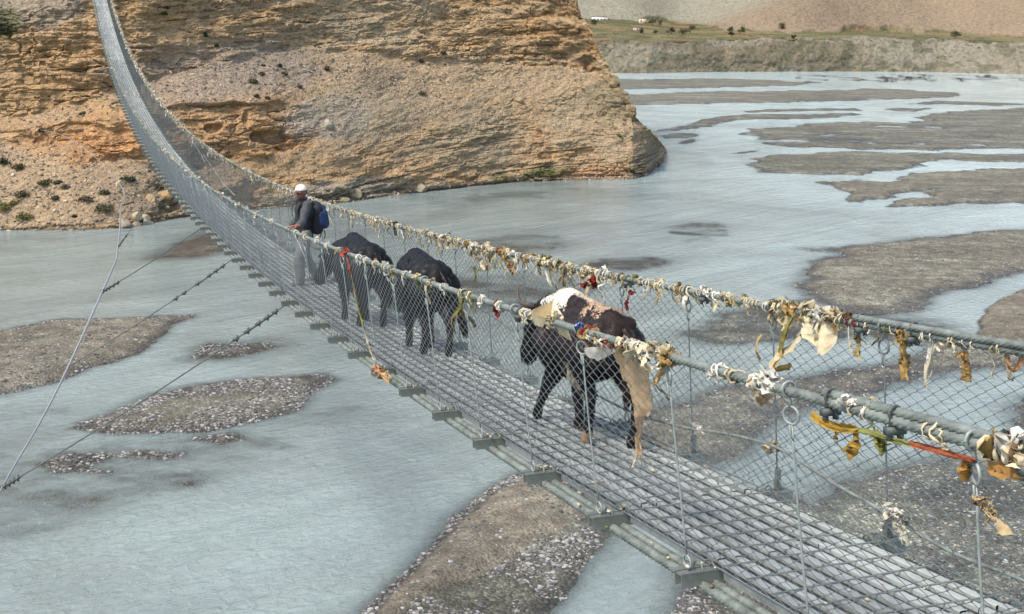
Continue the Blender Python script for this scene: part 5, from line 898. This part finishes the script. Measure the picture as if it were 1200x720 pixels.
def yak(name, label, pos, yaw, HLh, HRh, FLf, FRf, neck, head, nose, coat_col, fur_n, fur_len, tail_pts, tail_r, tail_col, horns, seed, scale=1.0, cat='yak', ylen=.68):
    root = empty(name, pos); root.rotation_euler = (math.atan(deck_slope(pos[1])), 0, yaw); root.scale = (scale, scale * ylen, scale); tag(root, label, cat)
    pr = [ell((0, .10, .79), (.235, .29, .26)), ell((0, .52, .735), (.295, .52, .30)), ell((0, .92, .755), (.25, .34, .335)), ell((0, .90, .985), (.115, .34, .15)), cap((0, .02, .945), .085, (0, .8, .985), .13), cap((0, -.06, .84), .13, (0, .2, .72), .22), ell((.11, .0, .90), (.09, .13, .08)), ell((-.11, .0, .90), (.09, .13, .08))]
    hooves = []
    for x, hy in (HLh, HRh): p, hf = leg_hind(x, hy, bk=.07 if hy > -.3 else .17); pr += p; hooves.append(hf)
    for x, hy in (FLf, FRf): p, hf = leg_front(x, hy); pr += p; hooves.append(hf)
    neck, head, nose = (np.asarray(v, float) for v in (neck, head, nose)); f = nose - head; f /= np.linalg.norm(f); side = np.cross(f, (0, 0, 1)); side /= np.linalg.norm(side); upv = np.cross(side, f)
    pr += [cap((0, 1.05, .86), .22, neck, .165), cap(neck, .16, head, .125), cap(head, .125, head + (nose - head) * .55, .092), cap(head + (nose - head) * .5, .09, nose, .075), ell(head + upv * .06, (.10, .09, .08))]
    for s_ in (-1, 1):
        e0 = head + side * s_ * .11 + upv * .03 - f * .03; pr.append(cap(e0, .035, e0 + side * s_ * .13 - upv * .03, .022)); pr.append(ell(head + side * s_ * .092 + f * .13 + upv * .045, (.024, .024, .024)))
    V, Fs, Nn = fuse(pr, .016, 7, name)
    V = V + Nn * (.005 * fbm(V[:, 0] * 9, V[:, 1] * 9, V[:, 2] * 9, oct=3, seed=seed))[:, None]
    rg0 = np.random.default_rng(seed); mb = MB(); mb.add(V, Fs[0]); 
    for f3 in Fs[1:]: mb.F.append(f3)
    mb.C = [np.concatenate([coat_col(V, rg0), np.ones((len(V), 1))], 1)]; mb.hasc = True; mb.build('body', M_COAT, root)
    mb = MB(); Vf, Ff, Cf = fur(V, Fs, Nn, fur_n, fur_len, .006, .9, coat_col, seed + 1, lambda P: np.where(P[:, 2] < .12, .05, 1.0)); mb.add(Vf, Ff, Cf); mb.build('fur', M_COAT, root)
    for s_ in (-1, 1):
        for nm_ in ('horn',):
            P = np.array([head + np.array([a * s_, b, c]) for a, b, c in horns]); mb = MB(); mb.add(*tube(smooth_path(P, 18), np.linspace(.030, .006, 18), 9)); mb.build('horn', M_HORN, root)
        c = head + side * s_ * .098 + f * .135 + upv * .045; mb = MB(); V_, F_ = ICO2; mb.add(V_ * .016 + c, F_); mb.build('eye', bpy.data.materials.get('eye') or mat_plain('eye', (.008, .006, .005), .12, spec=.6), root)
    tp = smooth_path(np.asarray(tail_pts, float), 22); tr_ = np.interp(np.linspace(0, 1, 22), *tail_r); mb = MB(); mb.add(*tube(tp, tr_ * .55, 9), tail_col); rg = np.random.default_rng(seed + 5)
    for q in range(420):
        i = int(rg.integers(2, 21)); off = rg.normal(0, .5, 3) * tr_[i]; j2 = min(21, i + int(rg.integers(3, 8))); P = np.array([tp[i] + off, tp[(i + j2) // 2] + off * 1.1, tp[j2] + off * .9 + (0, 0, -.05 * rg.random())]); w = .007; sd = rg.normal(size=3) * w
        mb.add(np.array([P[0] - sd, P[0] + sd, P[1] + sd, P[1] - sd, P[2]]), [np.array([[0, 1, 2, 3]]), np.array([[3, 2, 4]])], np.asarray(tail_col) * (.7 + .6 * rg.random()))
    mb.build('tail', M_COAT, root)
    return root
def dz(y): return float(deck_z(y)) + .022
def black_coat(P, rg):
    v = .0075 + .003 * rg.random(len(P)); c = v[:, None] * np.array([1, .93, .88]); return c
def piebald_coat(P, rg):
    x, y, z = P.T; j = .055 * vnoise(x * 14, y * 9, z * 9, seed=5) + .03 * vnoise(x * 34, y * 22, z * 22, seed=6) + .02 * rg.normal(size=len(P))
    c = np.tile(np.array([.010, .008, .007]), (len(P), 1)); c[(z > .72) & (y < 1.15)] = (.022, .013, .010)
    white = (z + j * 1.2 > .985) & (y + j > .70) & (y + j < 1.18) & (x > -.16 + j); c[white] = (.72, .67, .56)
    cream = (z + j > .96 ) & (y + j > .30) & (y < .72) & (x + j > -.02) & (x < .20); c[cream] = (.50, .42, .31)
    tanb = (z + j > .86) & (y + j > .02) & (y + j < .40) & (x + 1.2 * j > -.085) & (x < .16); c[tanb] = (.42, .29, .19)
    belly = (z < .60 + j) & (z > .36) & (y > .18) & (y < .62) & (x < .2) & (x > -.34) & (np.abs(y - .38 + j) < .12); c[belly] = (.40, .34, .24)
    leg2 = (x < .02) & (z < .10 + .3 * j) & (y < .5) & (y > .1); c[leg2] = (.40, .25, .14)
    return c * (.88 + .24 * rg.random(len(P)))[:, None]
# front animal: piebald, walking away up the bridge
y0 = 2.50
yak('piebald_yak', 'black yak-cow with white shoulders and tan patches walking nearest on the bridge deck', (.115, y0, dz(y0)), RAD(4), (-.10, .30), (.10, -.16), (-.06, 1.58), (.06, .90),
    (-.04, 1.20, .90), (-.08, 1.38, .86), (-.13, 1.62, .54), piebald_coat, 15000, lambda P: np.where(P[:, 2] < .34, .012, .022), [(.03, -.10, .93), (.05, -.19, .86), (.06, -.22, .68), (.055, -.20, .48), (.04, -.17, .34)], ([0, .3, .7, 1], [.035, .03, .035, .01]), (.03, .022, .018), [(.05, 0, .085), (.09, 0, .11), (.13, .02, .115), (.165, .05, .14), (.175, .08, .19), (.165, .10, .26)], 31, 1.0, 'yak', .74)
y1 = 6.95
yak('black_yak', 'glossy black yak walking away, right one of the two black yaks', (.10, y1, dz(y1)), RAD(3), (-.10, .22), (.09, -.18), (-.09, 1.02), (.10, .72), (.0, 1.28, .84), (-.02, 1.46, .70), (-.04, 1.70, .42), black_coat, 16000, lambda P: np.where(P[:, 2] < .32, .022, np.where(P[:, 2] < .62, .034, .016)), [(.02, -.14, .92), (.06, -.26, .82), (.11, -.36, .62), (.16, -.46, .44), (.20, -.54, .27)], ([0, .3, .75, 1], [.032, .030, .038, .010]), (.008, .0075, .007), [(.05, 0, .085), (.12, .02, .11), (.18, .06, .12), (.22, .12, .16), (.215, .17, .22)], 41, 1.0)
y2 = 9.20
yak('black_yak', 'black yak with head turned to the left rail, left of the two black yaks', (-.06, y2, dz(y2)), RAD(6), (-.12, .20), (.10, -.12), (-.12, 1.08), (.10, .80), (-.08, 1.30, .86), (-.20, 1.46, .80), (-.32, 1.62, .52), black_coat, 14000, lambda P: np.where(P[:, 2] < .32, .022, np.where(P[:, 2] < .62, .034, .016)), [(.02, -.14, .92), (.06, -.22, .80), (.10, -.26, .58), (.13, -.27, .38), (.14, -.26, .28)], ([0, .3, .75, 1], [.035, .04, .06, .015]), (.008, .0075, .007), [(.05, 0, .085), (.12, .02, .11), (.18, .06, .12), (.22, .12, .16), (.215, .17, .22)], 51, 1.02)

# ---- the person, looking back with a hand on the rail (local +Y is where the chest faces)
pp = np.array([-.06, 13.75, 0]); pp[2] = dz(13.75); person = empty('person', pp, RAD(96)); tag(person, 'person in pale cap, dark vest and grey trousers with a hand on the rail', 'person')
yaw_p = RAD(96); cy_, sy_ = math.cos(yaw_p), math.sin(yaw_p)
def to_local(Pw): d_ = np.asarray(Pw) - pp; return np.array([d_[0] * cy_ + d_[1] * sy_, -d_[0] * sy_ + d_[1] * cy_, d_[2]])
yh = rail_y(-1, 341); hand_w = np.array([-WL + .01, yh, float(deck_z(yh)) + HL + .045]); hl_ = to_local(hand_w)
M_SKIN = mat_plain('skin', (.19, .08, .052), .55, 0, .15, 30.); M_VEST = mat_plain('dark_vest', (.018, .02, .021), .85, 0, .3, 30., bump=.3); M_SLEEVE = mat_plain('grey_sleeve', (.055, .058, .062), .85, 0, .25, 30., bump=.3); M_TROUS = mat_plain('grey_trousers', (.15, .155, .14), .9, 0, .2, 20., bump=.4); M_CAP = mat_plain('pale_cap', (.72, .64, .60), .8, 0, .1, 20.); M_HAIR = mat_plain('hair', (.012, .010, .009), .6); M_SHOE = mat_plain('shoe', (.20, .17, .13), .8)
hipL, hipR, knL, knR, anL, anR = (-.09, 0, .80), (.09, 0, .80), (-.11, .13, .44), (.10, -.03, .44), (-.11, .12, .08), (.10, -.20, .10)   # local -X is the person's left, nearer the camera
shL, shR = np.array([-.185, .0, 1.29]), np.array([.185, .0, 1.29]); hand = hl_; elL = np.array([-.26, .10, 1.05]); wrL = hand + np.array([-.01, -.09, .01])
elR = np.array([.25, -.02, 1.03]); wrR = np.array([.22, .16, .92]); hd = np.array([-.03, .05, 1.48]); ft = np.array([-.62, .78, -.03]); ft /= np.linalg.norm(ft); hs = np.cross(ft, (0, 0, 1)); hs /= np.linalg.norm(hs)
pr = [cap((0, 0, .85), .125, (0, 0, 1.05), .125), cap((-.07, 0, 1.18), .115, (.07, 0, 1.18), .115), cap(shL, .06, shR, .06), cap((0, .0, 1.30), .06, hd - (0, .02, .06), .052), ell(hd, (.078, .088, .108), (0, 0, math.atan2(-ft[0], ft[1]))), ell(hd + ft * .035 - (0, 0, .065), (.055, .058, .05)), cap(hd + ft * .082 + (0, 0, .012), .011, hd + ft * .104 - (0, 0, .022), .016), cap(hd + ft * .078 - hs * .02 - (0, 0, .055), .010, hd + ft * .078 + hs * .02 - (0, 0, .055), .010)]
for s_ in (-1, 1): pr += [ell(hd + hs * s_ * .078 - (0, 0, .005), (.014, .022, .032)), ell(hd + ft * .075 + hs * s_ * .03 + (0, 0, .032), (.022, .016, .010))]
for h_, k_, a_ in ((hipL, knL, anL), (hipR, knR, anR)): pr += [cap(h_, .085, k_, .056), cap(k_, .054, a_, .038), cap(np.array(a_) - (0, .03, .03), .034, np.array(a_) + (0, .12, -.045), .026)]
for s0_, e_, w_p in ((shL, elL, wrL), (shR, elR, wrR)): pr += [cap(s0_, .058, e_, .042), cap(e_, .042, w_p, .030)]
def handprims(w, d_, nrm, sgn):
    """palm, four bent fingers of unequal length and a thumb off the side of the palm"""
    d_ = d_ / np.linalg.norm(d_); s_ = np.cross(nrm, d_); s_ /= np.linalg.norm(s_); out = [cap(w, .028, w + d_ * .03, .030), ell(w + d_ * .055, (.036, .042, .02), (0, 0, 0)), cap(w + d_ * .03 + s_ * .022, .015, w + d_ * .085 + s_ * .03, .013), cap(w + d_ * .03 - s_ * .022, .015, w + d_ * .085 - s_ * .03, .013)]
    for q, L in enumerate((.068, .078, .072, .055)):
        b = w + d_ * .085 + s_ * (.033 - .022 * q); m_ = b + (d_ * .85 - nrm * .35) * L * .45; e = m_ + (d_ * .25 - nrm * .95) * L * .35; t_ = e + (-d_ * .3 - nrm * .9) * L * .25; out += [cap(b, .0098, m_, .0092), cap(m_, .0092, e, .0085), cap(e, .0085, t_, .0075)]
    b = w + d_ * .03 + s_ * .036 * sgn; m_ = b + (d_ * .5 + s_ * .75 * sgn - nrm * .2) * .04; out += [cap(b, .013, m_, .011), cap(m_, .011, m_ + (d_ * .75 - nrm * .4) * .034, .009)]; return out
pr += handprims(wrL, np.array([0.05, 1.0, 0.03]), np.array([0, 0, 1.0]), 1); pr += handprims(wrR, np.array([-.3, .8, -.3]), np.array([0, .3, 1.0]) / 1.044, -1)
V, Fs, Nn = fuse(pr, .0075, 3, 'person'); mb = MB(); mb.add(V, Fs[0]); mb.build('body', M_SKIN, person)
def garment(prims, voxel, it, name, mat, folds=.006, seed=1):
    V, Fs, Nn = fuse(prims, voxel, it, name); V = V + Nn * (folds * fbm(V[:, 0] * 9, V[:, 1] * 9, V[:, 2] * 14, oct=3, seed=seed) * 2)[:, None]; mb = MB(); mb.add(V, Fs[0]); return mb.build(name, mat, person)
garment([cap((0, 0, .86), .150, (0, 0, 1.06), .148), cap((-.075, 0, 1.18), .138, (.075, 0, 1.18), .138), cap((-.14, 0, 1.29), .080, (.14, 0, 1.29), .080), cap((0, 0, 1.30), .075, (0, .02, 1.37), .068), cap((-.05, 0, .80), .13, (.05, 0, .80), .13)], .012, 4, 'vest', M_VEST, .006, 2)
for s0_, e_, w_p in ((shL, elL, wrL), (shR, elR, wrR)): garment([cap(s0_, .078, e_, .060), cap(e_, .060, np.asarray(e_) + (np.asarray(w_p) - e_) * .93, .046)], .012, 3, 'sleeve', M_SLEEVE, .007, 3)
garment([cap((-.05, 0, .82), .125, (.05, 0, .82), .125), cap(hipL, .112, knL, .085), cap(knL, .085, np.array(anL) + (0, -.01, .0), .075), cap(hipR, .112, knR, .085), cap(knR, .085, np.array(anR) + (0, -.01, .0), .075)], .012, 3, 'trousers', M_TROUS, .009, 4)
for a_ in (anL, anR): garment([cap(np.array(a_) - (0, .03, .035), .046, np.array(a_) + (0, .13, -.048), .036), cap(np.array(a_) - (0, .01, -.02), .048, np.array(a_) - (0, .01, .03), .048)], .010, 2, 'shoe', M_SHOE, .0, 5)
V, F_ = ICO3; hv = V * np.array([.094, .104, .085]); hv = hv[:, :]; mb = MB(); az_h = math.atan2(-ft[0], ft[1]); R_h = np.array(Euler((0, 0, az_h)).to_matrix()); keep = V[F_].mean(1)[:, 2] > -.08
mb.add((V * np.array([.088, .100, .088])) @ R_h.T + hd + (0, 0, .040) - ft * .004, F_[keep]); cp_ = mb.build('cap', M_CAP, person)
mb = MB(); u = np.linspace(-1, 1, 11); t = np.linspace(0, 1, 5); Vv = np.array([[hd + (0, 0, .036 - .012 * tt_ - .012 * uu * uu) + ft * (.078 * math.sqrt(max(0, 1 - .35 * uu * uu)) + .075 * tt_ * (1 - .35 * uu * uu)) + hs * uu * .066 for uu in u] for tt_ in t]).reshape(-1, 3)
mb.add(np.concatenate([Vv, Vv - (0, 0, .005)]), [grid_faces(5, 11), grid_faces(5, 11)[:, ::-1] + 55]); vz = mb.build('visor', mat_plain('visor_cloth', (.13, .055, .05), .8), cp_)
mb = MB(); mb.add((V * np.array([.083, .094, .09])) @ R_h.T + hd + (0, 0, .006) - ft * .016, F_[(V[F_].mean(1) @ np.array([0, 1, 0])) < .15]); mb.build('hair', M_HAIR, person)
for s_ in (-1, 1): mb = MB(); V2, F2 = ICO1; mb.add(V2 * .010 + hd + ft * .079 + hs * s_ * .031 + (0, 0, .018), F2); mb.build('eye', bpy.data.materials['eye'], person)
# backpack on the person's back
bpk = empty('backpack', pp, RAD(96)); tag(bpk, 'dark backpack with bright blue outer pocket worn by the person', 'backpack'); M_PACK = mat_plain('pack_fabric', (.012, .013, .018), .75, 0, .3, 25., bump=.3); M_BLUE = mat_plain('pack_blue', (.013, .032, .095), .7, 0, .3, 25., bump=.3)
def packpart(prims, name, mat, parent=bpk): V, Fs, Nn = fuse(prims, .012, 4, name); V = V + Nn * (.008 * fbm(V[:, 0] * 9, V[:, 1] * 9, V[:, 2] * 9, oct=3, seed=8))[:, None]; mb = MB(); mb.add(V, Fs[0]); return mb.build(name, mat, parent)
packpart([cap((-.08, -.19, .90), .105, (-.08, -.19, 1.20), .10), cap((.08, -.19, .90), .105, (.08, -.19, 1.20), .10), cap((-.05, -.20, 1.24), .085, (.05, -.20, 1.24), .085)], 'bag', M_PACK); packpart([cap((-.09, -.30, .97), .085, (-.09, -.28, 1.14), .080), cap((.08, -.30, .97), .085, (.08, -.28, 1.14), .080), cap((-.06, -.27, 1.21), .07, (.06, -.27, 1.21), .07), cap((-.14, -.24, 1.0), .06, (-.13, -.22, 1.14), .055)], 'outer_pocket', M_BLUE)
for s_ in (-1, 1):
    P = smooth_path(np.array([(s_ * .10, -.13, 1.33), (s_ * .115, -.02, 1.395), (s_ * .12, .11, 1.30), (s_ * .13, .155, 1.15), (s_ * .14, .10, 1.0), (s_ * .13, -.10, .92)]), 24); mb = MB(); ribbon(mb, P, .05, (1, 0, 0), (1, 1, 1), 1, .0, .0); mb.build('strap', M_PACK, bpk)
    mb = MB(); mb.add(*tube(smooth_path(np.array([(s_ * .09, -.30, .86), (s_ * .10, -.31, .78), (s_ * .11, -.29, .72)]), 8), .008, 5)); mb.build('strap_end', M_PACK, bpk)
# ================================================================== LIGHT, SKY, CAMERA
w_ = bpy.data.worlds.new('World'); scene.world = w_; w_.use_nodes = True; nt = w_.node_tree; bg = nt.nodes['Background']
sk_ = nt.nodes.new('ShaderNodeTexSky'); sk_.sky_type = 'NISHITA'; sk_.sun_disc = False
SUN_EL, SUN_AZ = 56.0, 250.0                # degrees; azimuth clockwise from +Y, high on the left
sk_.sun_elevation = RAD(SUN_EL); sk_.sun_rotation = RAD(SUN_AZ); sk_.air_density = 1.0; sk_.dust_density = 3.0; sk_.ozone_density = 1.0
nt.links.new(sk_.outputs[0], bg.inputs['Color']); bg.inputs['Strength'].default_value = .15
sl = bpy.data.lights.new('sun', 'SUN'); sl.energy = 2.2; sl.angle = RAD(11); sl.color = (1.0, .95, .87)
so = bpy.data.objects.new('sun', sl); COL.objects.link(so); so.location = (-30, -30, 80)
dv = Vector((math.sin(RAD(SUN_AZ)) * math.cos(RAD(SUN_EL)), math.cos(RAD(SUN_AZ)) * math.cos(RAD(SUN_EL)), math.sin(RAD(SUN_EL))))
so.rotation_euler = dv.to_track_quat('Z', 'Y').to_euler()
cd = bpy.data.cameras.new('camera'); co = bpy.data.objects.new('camera', cd); COL.objects.link(co); scene.camera = co
cd.sensor_width = 36; cd.sensor_fit = 'HORIZONTAL'; cd.lens = 36 * FPX / 1200; cd.clip_end = 20000; cd.clip_start = .1
co.matrix_world = Matrix(((RIGHT[0], UP[0], -FWD[0], CAM[0]), (RIGHT[1], UP[1], -FWD[1], CAM[1]), (RIGHT[2], UP[2], -FWD[2], CAM[2]), (0, 0, 0, 1)))
vs = scene.view_settings; vs.view_transform = 'Standard'; vs.look = 'None'; vs.gamma = 1; vs.use_curve_mapping = False; vs.exposure = .9
scene.cycles.use_denoising = True; scene.cycles.max_bounces = 6; scene.cycles.transparent_max_bounces = 12; scene.cycles.caustics_reflective = False; scene.cycles.caustics_refractive = False
